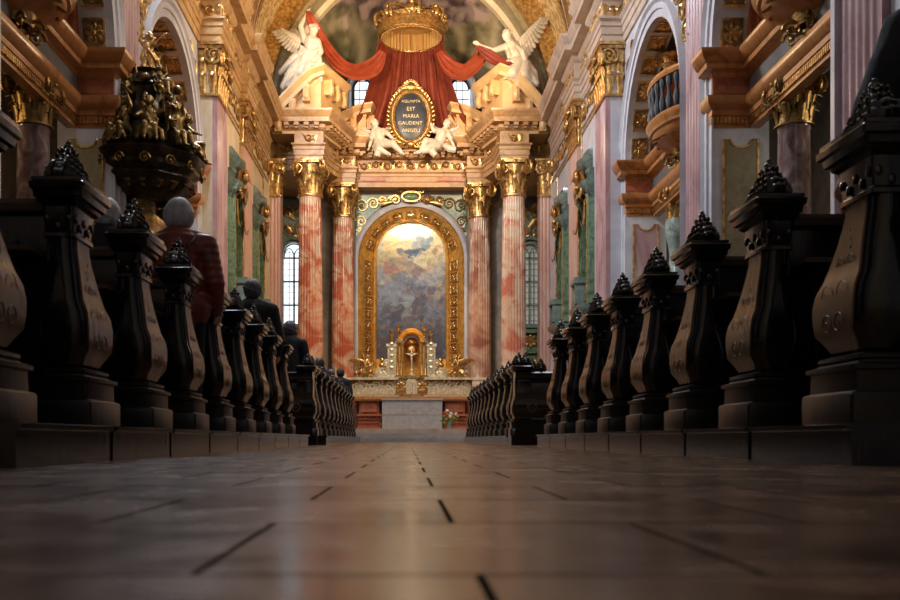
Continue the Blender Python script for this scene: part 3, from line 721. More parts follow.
# green framed oratory niches on the choir walls
def niche(s, X, y0, y1, label, lit):
    yc = (y0 + y1) / 2; W = y1 - y0; t = thing('oratory_window', label, 'niche', (X, yc, 3.0))
    fn = lambda y, z, d: (X - s * d, y, z)
    hw = W / 2; n = 10
    def out(hw, z0, z1, rise):
        return [(yc - hw, z0), (yc + hw, z0), (yc + hw, z1)] + [(yc + hw * cos(pi * i / n), z1 + rise * sin(pi * i / n)) for i in range(1, n)] + [(yc - hw, z1)]
    o, i_ = out(hw, 3.7, 6.6, .45), out(hw * .74, 3.9, 6.5, .35)
    m = MB(); m.loft([[fn(y, z, d) for y, z in q] for q, d in ((o, 0), (o, .16), (out(hw * .92, 3.8, 6.57, .42), .2), (i_, .14), (i_, .02))], caps=False); m.obj('frame', 'green', t, w=True)
    m = MB(); m.prism(i_, .0, .03, fn); m.obj('panel', 'green_dark', t, w=True)
    m = MB(); m.tube([fn(y, z, .19) for y, z in out(hw * .8, 3.86, 6.53, .38) + [out(hw * .8, 3.86, 6.53, .38)[0]]], .025, 5); m.obj('gilt_edge', 'gold', t, w=True)
    m = MB()                                                             # broken hood
    for q in (-1, 1):
        m.loft([[fn(yc + q * a, z, d) for a, d in ((.14 * W, 0), (.14 * W, dd), (.30 * W, dd * 1.15), (.48 * W, dd * .7), (.48 * W, 0))] for z, dd in ((6.72, .08), (6.8, .2), (6.95, .32), (7.08, .32), (7.16, .2), (7.32, .2), (7.42, .16))])
        m.loft([[fn(yc + q * a, z, d) for a, d in ((.02 * W, 0), (.02 * W, dd), (.3 * W, dd * .8), (.34 * W, 0))] for z, dd in ((7.4, .12), (7.5, .26), (7.64, .36), (7.76, .36), (7.84, .2), (7.98, .16), (8.06, .08))])
        m.tube([fn(yc + q * y_ * W, z_, d_) for y_, z_, d_ in ((.48, 6.6, .12), (.52, 6.8, .2), (.46, 7.0, .28))], [.04, .07, .05], 7)
    m.obj('hood', 'hood_green', t, w=True)
    m = MB()
    for k in range(7): leaf(m, fn(yc + (k - 3) * .09 * W, 6.9 - .05 * abs(k - 3), .22), (0, (k - 3) * .05, .6), (-s, 0, 0), (0, 1, 0), .1, .16)
    m.ball(fn(yc, 6.95, .3), .13); m.ball(fn(yc, 7.35, .34), (.12, .15, .22)); m.ball(fn(yc - .1, 7.0, .36), .08)
    for q in (-1, 1):
        spiral(m, fn(yc + q * .22 * W, 6.8, .3), (0, q, 0), (0, 0, 1), .17, 1.5, .04); leaf(m, fn(yc + q * .34 * W, 6.6, .22), (0, q * .05, -.7), (-s, 0, 0), (0, 1, 0), .08, .1)
    m.obj('gilt_ornament', 'gold', t, w=True)
    m = MB(); m.loft([[fn(yc + a, z, d) for a, d in ((-hh, 0), (-hh, dd), (hh, dd), (hh, 0))] for z, hh, dd in ((3.35, hw * .8, .1), (3.5, hw * .9, .3), (3.6, hw, .42), (3.72, hw, .46), (3.76, hw, .2))]); m.obj('sill', 'greengrey', t, w=True)
    m = MB()
    for k in range(5): leaf(m, fn(yc + (k - 2) * .16 * W, 3.45, .12), (0, 0, -.6), (-s, 0, 0), (0, 1, 0), .13, .2)
    m.ball(fn(yc, 3.25, .2), (.2, .35, .25)); m.obj('console', 'gold', t, w=True)
    # little lantern housing on the sill
    l = thing('wall_lantern', ('small boxed lantern on the sill of the ' + label.split(', ')[1].replace(' of the two', ' niche')), 'lantern', fn(yc, 3.76, .3))
    cx = X - s * .3
    m = MB(); m.box(cx - .15, cx + .15, yc - .3, yc - .24, 3.76, 4.35); m.box(cx - .15, cx + .15, yc + .24, yc + .3, 3.76, 4.35); m.box(cx - .19, cx + .19, yc - .34, yc + .34, 4.35, 4.45); m.box(cx - .16, cx + .16, yc - .3, yc + .3, 4.45, 4.52); m.box(cx - .15, cx + .15, yc - .3, yc + .3, 3.76, 3.8)
    m.obj('housing', 'greengrey', l, w=True)
    m = MB(); m.lathe([(.02, 3.8), (.08, 3.84), (.05, 3.95), (.1, 4.05), (.11, 4.15), (.05, 4.28), (.02, 4.3)], (cx, yc, 0), 12); m.obj('gilt_vase', 'candle_glow' if lit else 'gold', l, w=True)
for s, X, C, nm in SIDES:
    niche(s, C, 26.15, 27.65, f'green framed oratory niche with broken hood, nearer of the two on the {nm} choir wall', s > 0)
    niche(s, C, 30.3, 31.8, f'green framed oratory niche with broken hood, farther of the two on the {nm} choir wall', False)
# green dado under the tall windows
for s in (-1, 1):
    cx = -4.55 if s < 0 else 4.93; t = thing('window_console', f'green marble console with gilt ornament beneath the tall {LB[s]} window', 'console', (cx, 38.9, 2.6)); m = MB()
    for z0, z1, d, hw in ((2.2, 2.5, .2, .5), (2.5, 2.62, .32, .58), (2.62, 3.5, .15, .5), (3.5, 3.62, .3, .58), (3.62, 4.3, .15, .5), (4.3, 4.45, .35, .6)): m.box(cx - hw, cx + hw, 38.9 - d, 39.6, z0, z1)
    m.obj('body', 'green', t, w=True); m = MB()
    rosette(m, (cx, 38.72, 4.0), (0, -1, 0), (1, 0, 0), .22, 8); m.ball((cx - .2, 38.7, 3.05), (.18, .12, .28)); m.ball((cx + .2, 38.7, 3.05), (.18, .12, .28)); scrolls(m, (cx - .45, 38.78, 2.36), (cx + .45, 38.78, 2.36), (0, -1, 0), .25, .03)
    m.obj('gilt_ornament', 'gold', t, w=True)
    # gilded stucco above the window
    t = thing('stucco_relief', f'gilded leafy relief above the tall {LB[s]} window', 'relief', (cx, 39.5, 8.2)); m = MB()
    m.box(cx - .5, cx + .5, 39.42, 39.6, 8.0, 9.8); m.obj('ground', 'greengrey', t, w=True); m = MB()
    for k in range(4): spiral(m, (cx - .25 + .5 * (k % 2), 39.38, 8.5 + .75 * (k // 2)), (1 if k % 2 else -1, 0, 0), (0, 0, 1), .24, 1.6, .045)
    for k in range(5): leaf(m, (cx, 39.4, 8.05 + .3 * k), ((-1) ** k * .35, 0, .35), (0, -1, 0), (1, 0, .3), .1, .1)
    m.ball((cx, 39.3, 8.25), (.16, .14, .2)); m.obj('foliage', 'gold', t, w=True)
    # curved green hood over the window
    m = MB(); m.loft([[(cx + rr * cos(pi * i / 14), y, 7.6 + rr * .9 * sin(pi * i / 14)) for rr, y in ((.5, 39.4), (.5, 38.75), (.62, 38.7), (.66, 38.8), (.66, 39.4))] for i in range(15)])
    tag(m.obj('window_hood', 'greengrey'), f'curved grey green hood over the tall {LB[s]} window', 'hood')
# columns of the altar
ncol = 0
def column(x, y, r, label, m, z0=2.08, zt=8.62, tag_=''):
    t = thing('column', label, 'column', (x, y, .42))
    q = MB(); pr = [(r * (1.0 - .15 * (k / 14) ** 1.8), z0 + .42 + (zt - z0 - .42) * k / 14) for k in range(15)]
    q.lathe([(r * 1.05, z0 + .36)] + pr[:1] + [(a, b) for a, b in pr[1:-1]] + [pr[-1], (r * .94, zt + .02), (r * .94, zt + .08)], (x, y, 0), 144, flute=24, fd=.035, fz=(z0 + .6, zt - .1)); q.obj('shaft', m, t, w=True, ang=50)
    b = MB(); b.lathe([(r * 1.32, z0), (r * 1.36, z0 + .08), (r * 1.3, z0 + .14), (r * 1.12, z0 + .17), (r * 1.1, z0 + .22), (r * 1.2, z0 + .27), (r * 1.18, z0 + .33), (r * 1.04, z0 + .37)], (x, y, 0), 40); b.obj('base', 'cream', t, w=True)
    p = MB(); h = r * 1.42
    for e, za, zb in ((.12, .42, .7), (.06, .7, .8), (0, .8, 1.8), (.06, 1.8, 1.9), (.12, 1.9, 2.08)): p.box(x - h - e, x + h + e, y - h - e, y + h + e, za, zb)
    p.obj('pedestal', 'redm', t, w=True)
    c = MB().merge(capital_mb(r * .92, 9.92 - zt - .04), Matrix.Translation((x, y, zt + .04))); c.obj('capital', 'gold', t, w=True)
column(AC - 3.60, 34.5, .445, 'large fluted red and cream column, outermost left of the altar', 'col_red')
column(AC + 3.62, 34.5, .445, 'large fluted pale streaked column, outermost right of the altar', 'col_pale')
column(AC - 2.66, 37.75, .445, 'fluted red and cream column just left of the painting', 'col_red')
column(AC + 2.66, 37.75, .445, 'fluted brownish pink column just right of the painting', 'col_brown')
# altar entablature
L1 = -4.75; R1 = 4.98
path = [(L1, 34.3, 0), (AC - 3.15, 34.3, 0), (AC - 3.0, 35.5, 0), (AC - 2.55, 36.6, 0)]
up_path = [(L1, 34.25), (AC - 3.15, 34.25), (AC - 2.6, 36.3), (AC - 3.3, 37.25), (AC - 2.1, 37.25), (AC - 2.1, 37.8), (AC + 2.1, 37.8), (AC + 2.1, 37.25), (AC + 3.3, 37.25), (AC + 2.6, 36.3), (AC + 3.15, 34.25), (R1, 34.25)]
lo_path = [(L1, 35.5), (AC - 4.12, 35.5), (AC - 4.12, 34.25), (AC - 3.12, 34.25), (AC - 3.05, 35.5), (AC - 2.75, 36.5), (AC - 3.2, 37.25), (AC - 2.15, 37.25), (AC - 2.15, 37.85), (AC + 2.15, 37.85), (AC + 2.15, 37.25), (AC + 3.2, 37.25), (AC + 2.75, 36.5), (AC + 3.05, 35.5), (AC + 3.12, 34.25), (AC + 4.12, 34.25), (AC + 4.12, 35.5), (R1, 35.5)]
UP = [(0, 10.95)] + [p for p in ENT if p[1] > 10.95 and p[0] > 0] + [(-.25, 11.6), (-.25, 10.95)]; LO = [p for p in ENT if p[1] < 10.96 and p[0] >= 0] + [(-.25, 10.94), (-.25, 9.9)]
entab([(x, y, 0) for x, y in up_path], 1, 'tan_dark', None, step=.36, prof=UP); entab([(x, y, 0) for x, y in lo_path], 1, 'tan_dark', 'gold', mod=False, prof=LO)
for pth, z0, z1 in ((up_path, 10.95, 11.5), (lo_path, 9.92, 10.95)):
    m = MB(); pl = [(x, y + .12) for x, y in pth]; m.prism([(L1 - 1.2, pl[0][1])] + pl + [(R1 + 1.2, pl[-1][1]), (R1 + 1.2, 39.7), (L1 - 1.2, 39.7)], z0, z1); trim(m, 'tan')
# wall around the painting
arch_z = 7.18
def arcp(r, y, zb=2.4, n=32, zc=arch_z): return [(AC + r * cos(pi - pi * i / n), y, zc + r * sin(pi - pi * i / n)) for i in range(n + 1)] + [(AC + r, y, zb), (AC - r, y, zb)]
m = MB(); n = 32
# wall face with arched hole, built as a fan strip
ro = 2.12
top = 9.92
for q in (-1, 1): m.box(*sorted((AC + q * ro, AC + q * 3.35)), 38.55, 39.6, .42, top)
pr = None
for i in range(n + 1):
    a = pi - pi * i / n; p = (AC + ro * cos(a), arch_z + ro * sin(a))
    if pr:
        (xa, za), (xb, zb) = pr, p; o = [(x, y, z) for y in (38.55, 39.6) for x, z in ((xa, za), (xb, zb), (xb, top), (xa, top))]
        m.add(o, [(0, 1, 2, 3), (7, 6, 5, 4), (0, 4, 5, 1), (3, 2, 6, 7)])
    pr = p
struct(m, 'wall_altar', 'greym')
for q in (-1, 1):                                                        # marble strip pilasters beside the inner columns
    for xo, w_, y_, mm in ((1, .28, 38.4, 'cream'),):
        pass
m = MB()
for q in (-1, 1): m.box(*sorted((AC + q * 3.1, AC + q * 3.62)), 38.3, 38.7, .42, 9.92)
trim(m, 'greym')
m = MB(); prof = [(ro - .02, 38.56), (ro - .02, 38.38), (ro + .08, 38.34), (ro + .18, 38.4), (ro + .26, 38.56)]
m.loft([[(AC + r * cx, y, z0 + r * cz) for r, y in prof] for cx, cz, z0 in [(-1, 0, 2.4)] + [(cos(pi - pi * i / 40), sin(pi - pi * i / 40), arch_z) for i in range(41)] + [(1, 0, 2.4)]]); trim(m, 'white')
# gilded splayed frame with rosettes
pt = thing('altar_painting', 'arched painting of pale figures in clouds, yellow glow at top, in a broad gilded frame', 'painting', (AC, 39.2, 3.25))
ri = 1.39; zi = arch_z + .26
m = MB(); secs = []
def fsec(k, a, zb=None):
    r0, r1 = 2.11, 1.5
    pr = [(2.12, 38.5), (2.02, 38.42), (1.96, 38.5), (1.94, 38.55), (1.52, 39.05), (1.5, 38.98), (1.44, 38.96), (ri, 39.02), (ri, 39.25)]
    cx, cz = (cos(a), sin(a))
    return [(AC + r * cx, y, (zb if zb is not None else arch_z + (zi - arch_z) * (2.12 - r) / .73) + (0 if zb is not None else r * cz)) for r, y in pr]
secs = [[(p[0], p[1], 2.9) for p in fsec(0, pi)]] + [fsec(0, pi - pi * i / 40) for i in range(41)] + [[(p[0], p[1], 2.9) for p in fsec(0, 0)]]
m.loft(secs, caps=True); fr = m.obj('frame', 'gold_frame', pt, w=True)
m = MB(); m.box(AC - ri, AC + ri, 39.0, 39.3, 2.75, 3.3); m.box(AC - 2.0, AC + 2.0, 38.6, 39.2, 2.5, 2.9); m.obj('sill', 'gold_frame', fr, w=True)
def ros_at(pos, nrm, u):
    q = MB(); sq = V(nrm).cross(V(u))
    c = V(pos); u = V(u); nn = V(nrm)
    pts = [c + u * a * .17 + sq * b * .17 + nn * .03 for a, b in ((-1, -1), (1, -1), (1, 1), (-1, 1))]
    for k in range(4): q.tube([pts[k], pts[(k + 1) % 4]], .022, 5)
    rosette(q, c + nn * .02, nn, u, .13, 6); q.obj('rosette', 'gold', fr, w=True)
sl = V((.5, -.42, 0)).normalized()
for q in (-1, 1):
    for k in range(9):
        ros_at((AC + q * 1.73, 38.78, 3.25 + k * .47), (-q * sl.x * 1.3, -.76, 0), (0, 0, 1))
for k in range(1, 10):
    a = pi * k / 10; c = V((AC + 1.73 * cos(a), 38.78, arch_z + .12 + 1.73 * sin(a))); rad = V((cos(a), 0, sin(a)))
    nrm = (-rad * .65 + V((0, -.76, 0))).normalized(); ros_at(c, nrm, rad.cross(V((0, 1, 0))).normalized())
# painted panel (procedural colour field with generic figures)
ell = [ # x,y in panel units (0..1, 0 bottom), rx, ry, colour
 (.5, .97, .5, .16, (.86, .80, .52)), (.45, .86, .3, .08, (.85, .72, .36)), (.3, .80, .2, .06, (.72, .50, .22)), (.75, .82, .2, .07, (.62, .52, .28)),
 (.65, .84, .15, .04, (.20, .25, .30)), (.70, .87, .08, .025, (.30, .34, .36)), (.42, .83, .07, .05, (.70, .42, .20)), (.45, .79, .16, .03, (.08, .12, .2)), (.55, .765, .14, .02, (.05, .08, .16)), (.40, .87, .03, .02, (.75, .5, .35)),
 (.15, .74, .16, .04, (.40, .36, .18)), (.85, .74, .16, .06, (.55, .48, .28)), (.66, .70, .09, .06, (.72, .62, .40)), (.3, .69, .2, .05, (.30, .24, .16)), (.2, .66, .08, .04, (.38, .16, .13)), (.34, .65, .06, .04, (.42, .24, .16)),
 (.76, .66, .08, .03, (.66, .42, .26)), (.62, .63, .12, .04, (.30, .22, .22)), (.84, .62, .1, .05, (.50, .48, .44)), (.14, .58, .12, .06, (.32, .36, .44)), (.38, .58, .14, .05, (.22, .23, .30)), (.72, .56, .14, .06, (.48, .50, .54)),
 (.9, .5, .08, .05, (.55, .45, .35)), (.76, .49, .05, .03, (.45, .25, .18)), (.5, .5, .2, .06, (.26, .30, .38)), (.2, .46, .14, .07, (.34, .38, .44)), (.62, .44, .1, .07, (.20, .17, .22)), (.6, .36, .12, .07, (.14, .12, .17)),
 (.42, .42, .1, .05, (.38, .42, .46)), (.18, .32, .1, .09, (.10, .11, .17)), (.3, .33, .1, .06, (.07, .08, .13)), (.82, .36, .14, .05, (.26, .28, .36)), (.45, .36, .06, .04, (.44, .42, .42)), (.47, .30, .035, .03, (.26, .15, .15)), (.1, .24, .1, .08, (.12, .14, .18)), (.9, .26, .12, .06, (.30, .24, .24)),
 (.6, .25, .08, .03, (.42, .32, .26)), (.72, .27, .04, .02, (.48, .36, .30)), (.5, .22, .1, .04, (.16, .15, .22)), (.3, .2, .12, .05, (.12, .11, .17)), (.8, .18, .14, .06, (.12, .12, .2)), (.15, .1, .14, .07, (.20, .10, .10)), (.85, .08, .14, .07, (.10, .11, .16)), (.5, .08, .3, .08, (.10, .10, .15))]
for k in range(14): ell.append((.1 + .06 * k + .01 * sin(k * 7), .245 + .03 * sin(k * 2.3), .022, .016, (.42, .28, .2)))
rnd = random.Random(12)
for k in range(230):
    y_ = rnd.random() ** 1.1; x_ = rnd.random(); pal = [(.08, .08, .14), (.14, .12, .16), (.34, .36, .42), (.42, .26, .2), (.24, .27, .36), (.05, .05, .09), (.28, .14, .12)] if y_ < .55 else [(.5, .42, .24), (.3, .26, .14), (.62, .54, .36), (.55, .34, .2), (.36, .36, .34), (.24, .17, .12)]
    if y_ > .86 or (y_ < .1 and rnd.random() < .5): continue
    ell.append((x_, y_, rnd.uniform(.012, .05), rnd.uniform(.006, .022), rnd.choice(pal)))
ell += [(.5, .985, .42, .09, (.92, .88, .66)), (.42, .83, .05, .04, (.78, .52, .34)), (.44, .865, .025, .018, (.7, .46, .32)), (.5, .79, .12, .018, (.04, .07, .13)), (.62, .80, .09, .016, (.06, .09, .16)), (.70, .85, .09, .03, (.18, .24, .28)), (.58, .875, .05, .02, (.25, .3, .32))]
pm = MB(); nu, nv = 150, 260; PX0, PZ0, PZ1 = ri + .02, 3.25, zi + ri + .03
def panel_pt(u, v):
    z = PZ0 + (PZ1 - PZ0) * v; hw = PX0 if z < zi else sqrt(max(1e-4, PX0 ** 2 - (z - zi) ** 2 * .97))
    return (AC + (u * 2 - 1) * hw, 39.2, z)
pm.grid(panel_pt, nu, nv)
po = pm.obj('canvas', 'painting', pt, w=True, fix=False); ca = po.data.color_attributes.new('paint', 'FLOAT_COLOR', 'POINT')
for i, v in enumerate(po.data.vertices):
    x = (v.co.x) / (2 * PX0) + .5; y = (v.co.z) / (PZ1 - PZ0); q = V((x * 3, y * 6, 0))
    wx = x + .05 * noise.noise(q * 1.3) + .05 * noise.noise(q * 4) + .02 * noise.noise(q * 11); wy = y + .03 * noise.noise(q * 1.3 + V((9, 0, 0))) + .025 * noise.noise(q * 4 + V((3, 3, 0))) + .01 * noise.noise(q * 11 + V((5, 0, 0)))
    c = V((.12, .13, .19)).lerp(V((.36, .36, .36)), max(0, min(1, wy * 1.25))).lerp(V((.78, .68, .4)), max(0, min(1, (wy - .68) * 2.6)))
    for ex, ey, rx, ry, col in ell:
        d = ((wx - ex) / rx) ** 2 + ((wy - ey) / ry) ** 2
        if d < 1.5:
            c = c.lerp(V(col), max(0, min(1, (1.45 - d) * 1.8)) * (.62 if rx < .052 and ry < .023 else .85))
    lo_ = max(0, min(1, 1.5 - y * 2.2)); c = V((c.x * (1 - .25 * lo_), c.y * (1 - .1 * lo_), c.z * (1 + .12 * lo_)))
    k = (.42 + .7 * max(0, min(1, y * 1.3 - .25))) * (1 + .35 * noise.noise(q * 5) + .3 * noise.noise(q * 13))
    ca.data[i].color = (max(0, c.x * k), max(0, c.y * k), max(0, c.z * k), 1)
mm = MB(); mm.box(AC - ri, AC + ri, 39.22, 39.3, 3.0, 7.4); mm.obj('backing', 'dark', pt, w=True)
# spandrel ornaments and keystone cartouche
for q in (-1, 1):
    t = thing('spandrel_relief', f'gilded scroll relief on green in the {LB[q]} spandrel over the painting', 'relief', (AC + q * 1.85, 38.5, 8.9)); m = MB()
    pts = [(AC + q * (ro + .26) * cos(a), arch_z + (ro + .26) * sin(a)) for a in [radians(38 + 4 * k) for k in range(11)]]
    poly = pts + [(AC + q * .55, 9.72), (AC + q * 2.2, 9.72), (AC + q * 2.2, 8.0)]
    m.prism(poly, 0, .05, lambda x, z, d: (x, 38.55 - d, z)); m.obj('ground', 'green', t, w=True); m = MB()
    for (dx, dz, r) in ((1.95, 9.3, .26), (1.5, 9.4, .22), (1.98, 8.7, .2), (1.12, 9.52, .15), (.8, 9.58, .1), (2.0, 8.3, .13)):
        spiral(m, (AC + q * dx, 38.46, dz), (q, 0, 0), (0, 0, 1), r, 1.7, .038)
    m.obj('foliage', 'gold', t, w=True)
t = thing('cartouche', 'small gilded cartouche with green centre crowning the painting arch', 'ornament', (AC, 38.2, 9.35)); m = MB()
m.ball((AC, 38.3, 9.62), (.3, .1, .14), 16, 8); m.obj('centre', 'green', t, w=True); m = MB()
m.tube([(AC + .36 * cos(a), 38.22, 9.62 + .19 * sin(a)) for a in [2 * pi * k / 24 for k in range(25)]], .06, 6)
for q in (-1, 1):
    spiral(m, (AC + q * .62, 38.25, 9.5), (q, 0, 0), (0, 0, 1), .18, 1.5, .05); spiral(m, (AC + q * .4, 38.25, 9.86), (-q, 0, 0), (0, 0, 1), .12, 1.5, .04)
    leaf(m, (AC + q * .7, 38.3, 9.45), (q * .5, 0, -.1), (0, -1, 0), (0, 0, 1), .08, .06)
for k in range(-2, 3): leaf(m, (AC + k * .08, 38.22, 9.85), (k * .07, 0, .3), (0, -1, 0), (1, 0, 0), .06, .05)
m.obj('gilt_scrolls', 'gold', t, w=True)
# marble field between arch and architrave: red and green inlays
m = MB()
for q in (-1, 1): m.box(*sorted((AC + q * 1.0, AC + q * 2.0)), 37.77, 37.86, 10.12, 10.28)
trim(m, 'redm')
# ------------------------------------------------------------------ broken pediments
CP = [(-.3, 0), (.0, 0), (.02, .04), (.05, .1), (.05, .14), (.34, .16), (.34, .32), (.38, .36), (.44, .44), (.5, .5), (.5, .58), (-.3, .6)]
def pediment(s, label, x0, y0, z0, x1, z1, x2, y2, bulge, dep, m, mod=True, lo=.9, sc=1.):
    t = thing('broken_pediment', label, 'pediment', ((x0 + x1) / 2, y0, z0)); n = 14; path = []
    for i in range(n + 1):
        q = i / n; path.append((x0 + (x1 - x0) * q, y0, z0 + (z1 - z0) * (.75 * q + .25 * sin(q * pi / 2))))
    path.append((x2, y2, path[-1][2] - .02)); side = 1 if s < 0 else -1
    mb = MB(); sweep(mb, path, [(o * sc, z * sc) for o, z in CP], side, tilt=True)
    mb.obj('cornice', m, t, w=True)
    b = MB(); rs = []
    for p in path[:-1]: rs.append([(p[0], p[1], z0 - .1), (p[0], p[1], p[2] + .45 * sc), (p[0], p[1] + dep, p[2] + .45 * sc), (p[0], p[1] + dep, z0 - .1)])
    p = path[-1]; rs.append([(p[0], p[1], z0 - .1), (p[0], p[1], p[2] + .4 * sc), (p[0], p[1] + .02, p[2] + .4 * sc), (p[0], p[1] + .02, z0 - .1)])
    b.loft(rs); b.obj('body', m, t, w=True)
    d = MB(); full = path
    for k in range(1, len(path) - 1):
        if k % 4 == 2 and k < n: 
            a = V(path[k]); tt = (V(path[k + 1]) - V(path[k - 1])).normalized(); nn = V((0, -1, 0)); up = V((0, 0, 1)); tt = V((1, 0, 0))
            P8 = lambda w_, o, z: a + tt * w_ + nn * o + up * z
            d.add([P8(w_, o, z) for z in (-.38, .2) for o in (.02, .3) for w_ in (-.12, .12)], [(0, 2, 3, 1), (4, 5, 7, 6), (0, 1, 5, 4), (2, 6, 7, 3), (0, 4, 6, 2), (1, 3, 7, 5)])
            d.ball(P8(0, .26, -.12), (.14, .14, .26))
    a, b2 = V(path[-2]), V(path[-1]); L = (b2 - a).length; tt = (b2 - a).normalized(); nn = V((tt.y, -tt.x, 0)).normalized() * side
    for k in range(max(2, int(L / .5))):
        c = a + (b2 - a) * ((k + .6) / max(2, int(L / .5))); obox(d, c, tt, nn, .18, .0, .3, -.4, .14); d.ball(c + nn * .22 + V((0, 0, -.2)), (.12, .12, .26))
    d.obj('brackets', m, t, w=True, kind='stuff')
    return t
pediment(-1, 'large curved broken pediment under the left angel', -4.75, 34.25, 10.95, AC - 3.2, 12.72, AC - 2.62, 36.1, .2, 1.6, 'peach', sc=.82)
pediment(1, 'large curved broken pediment under the right angel', 4.98, 34.25, 10.95, AC + 3.2, 12.72, AC + 2.62, 36.1, .2, 1.6, 'peach', sc=.82)
pediment(-1, 'smaller tan pediment piece left of the red drapery', AC - 3.4, 37.5, 11.62, AC - 1.75, 12.5, AC - 1.65, 38.3, .2, .9, 'tan', sc=.8)
pediment(1, 'smaller tan pediment piece right of the red drapery', AC + 3.4, 37.5, 11.62, AC + 1.75, 12.5, AC + 1.65, 38.3, .2, .9, 'tan', sc=.8)
# ------------------------------------------------------------------ crown, drapery
cz = 14.9; cr = 1.2; cy = 36.0
t = thing('crown', 'great gilded crown canopy hanging above the red drapery', 'crown', (AC, cy, cz))
m = MB(); m.lathe([(cr, 0), (cr + .05, .0), (cr + .09, .05), (cr + .05, .1), (cr + .04, .3), (cr + .09, .34), (cr + .07, .4), (cr, .4), (cr - .03, .3), (cr - .03, .05)], (0, 0, 0), 56)
m.f = [f for f in m.f if len(f) == 4]; o_ = len(m.v); k0 = [i for i in range(56)]; kl = [9 * 56 + i for i in range(56)]
m.f += [(kl[i], kl[(i + 1) % 56], k0[(i + 1) % 56], k0[i]) for i in range(56)]; m.obj('band', 'gold', t)
m = MB()
for i in range(16):
    a = 2 * pi * i / 16; d = V((cos(a), sin(a), 0)); b = d * (cr + .04); sdv = V((-sin(a), cos(a), 0))
    if i % 2 == 0:
        m.ball(b + V((0, 0, .62)), (.13, .13, .16)); m.ball(b + V((0, 0, .84)), .09)
        for q in (-1, 1): m.ball(b + sdv * q * .17 + V((0, 0, .6)), .09); m.tube([b + V((0, 0, .4)), b + sdv * q * .1 + V((0, 0, .5)), b + sdv * q * .17 + V((0, 0, .6))], .04, 5)
        m.tube([b + V((0, 0, .38)), b + V((0, 0, .6))], [.1, .06], 6)
    else: m.ball(b + V((0, 0, .5)), .08); m.tube([b + V((0, 0, .38)), b + V((0, 0, .52))], [.07, .04], 6)
m.obj('fleurons', 'gold', t, kind='stuff')
m = MB()
for i in range(8):
    a = 2 * pi * i / 8 + .2; d = V((cos(a), sin(a), 0)); pts = []
    for k in range(13):
        q = k / 12; pts.append(d * (cr * (1.0 + .12 * sin(pi * min(1, q * 1.35))) * (1 - q ** 2.2) + .1) + V((0, 0,   .4 + .62 * sin(q * pi / 2) ** .8)))
    m.tube(pts, .055, 5)
    for k in range(1, 11): m.ball(pts[k] * 1.0 + V((0, 0, .05)), .06, 6, 4)
m.obj('arches', 'gold', t, kind='stuff')
m = MB(); m.ball((0, 0, 1.16), .2, 14, 10); m.lathe([(.26, .93), (.3, .99), (.14, 1.04)], n=20); m.box(-.03, .03, -.03, .03, 1.32, 1.55); m.box(-.1, .1, -.03, .03, 1.4, 1.46); m.obj('orb', 'gold', t)
m = MB(); m.loft([[((cr - .06 - .05 * (k % 2)) * cos(2 * pi * k / 96), (cr - .06 - .05 * (k % 2)) * sin(2 * pi * k / 96), z) for k in range(96)] for z in (.62, .0)] + [[((cr - .1 - .05 * (k % 2)) * cos(2 * pi * k / 96), (cr - .1 - .05 * (k % 2)) * sin(2 * pi * k / 96), z) for k in range(96)] for z in (.0, .62)], caps=False); m.obj('valance', 'valance', t)
m = MB(); m.loft([[(r_ * cos(2 * pi * k / 40), r_ * sin(2 * pi * k / 40), z) for k in range(40)] for r_, z in ((cr - .05, .6), (cr - .05, .64))]); m.obj('ceiling_cloth', 'valance', t)
# main curtain falling behind the oval tablet
dr = MB()
def drape(u, v):
    a = pi * u; w = 1.12 + .62 * v ** .7 + .62 * v ** 3; f = .5 + .5 * v
    x = AC - w * cos(a) * 1.0; y = 36.1 + 1.15 * sin(a) * (1 - .45 * v) + 1.55 * v
    fold = .11 * f * sin(u * 2 * pi * 9 + 1.2 * sin(v * 3 + u * 5)) + .05 * sin(u * 2 * pi * 21 + v * 2)
    return (x + cos(a) * fold * -.6, y - fold * 1.0, cz + .0 - v * 3.2 + .12 * cos(a) ** 2 * v)
dr.slab(drape, 200, 30, (0, .02, 0)); tag(dr.obj('drapery', 'drape_shaded'), 'red curtain falling in folds from the crown behind the oval tablet', 'drapery')
def sheet(path, wid, label, m, folds=3, name='swag'):
    pts = [P(*p) for p in path]; S = [p[2] / F for p in path]; n = 40; mb = MB()
    def cr_(a, q):
        k = min(int(q * (len(a) - 1)), len(a) - 2); f = q * (len(a) - 1) - k; p0, p1, p2, p3 = a[max(k - 1, 0)], a[k], a[k + 1], a[min(k + 2, len(a) - 1)]
        return .5 * ((2 * p1) + (p2 - p0) * f + (2 * p0 - 5 * p1 + 4 * p2 - p3) * f * f + (3 * p1 - p0 - 3 * p2 + p3) * f ** 3)
    ws = [w * s_ for w, s_ in zip(wid, S)]
    rings = []
    for i in range(n + 1):
        q = i / n; c = cr_(pts, q); t_ = (cr_(pts, min(1, q + .02)) - cr_(pts, max(0, q - .02))).normalized(); nn = V((0, -1, 0)); b = t_.cross(nn).normalized(); w = max(.02, cr_(ws, q)) / 2
        ring = []
        for k in range(28):
            a = 2 * pi * k / 28; e = cos(a); fo = .22 * w * sin(e * folds * pi + 2 * q) + .1 * w * sin(e * folds * 2.3 * pi + 5 * q)
            ring.append(c + b * w * e + nn * (w * .3 * sin(a) + fo))
        rings.append(ring)
    mb.loft(rings); return tag(mb.obj(name, m), label, 'drapery')
sheet([(383, 52, 36.2), (374, 66, 36.2), (358, 72, 35.8), (342, 66, 35.2), (329, 52, 35.1), (319, 36, 34.5), (311, 20, 34.2), (308, 11, 34.2)], [8, 17, 17, 15, 14, 13, 10, 4], 'red swag drawn up into the raised hand of the left angel', 'drape')
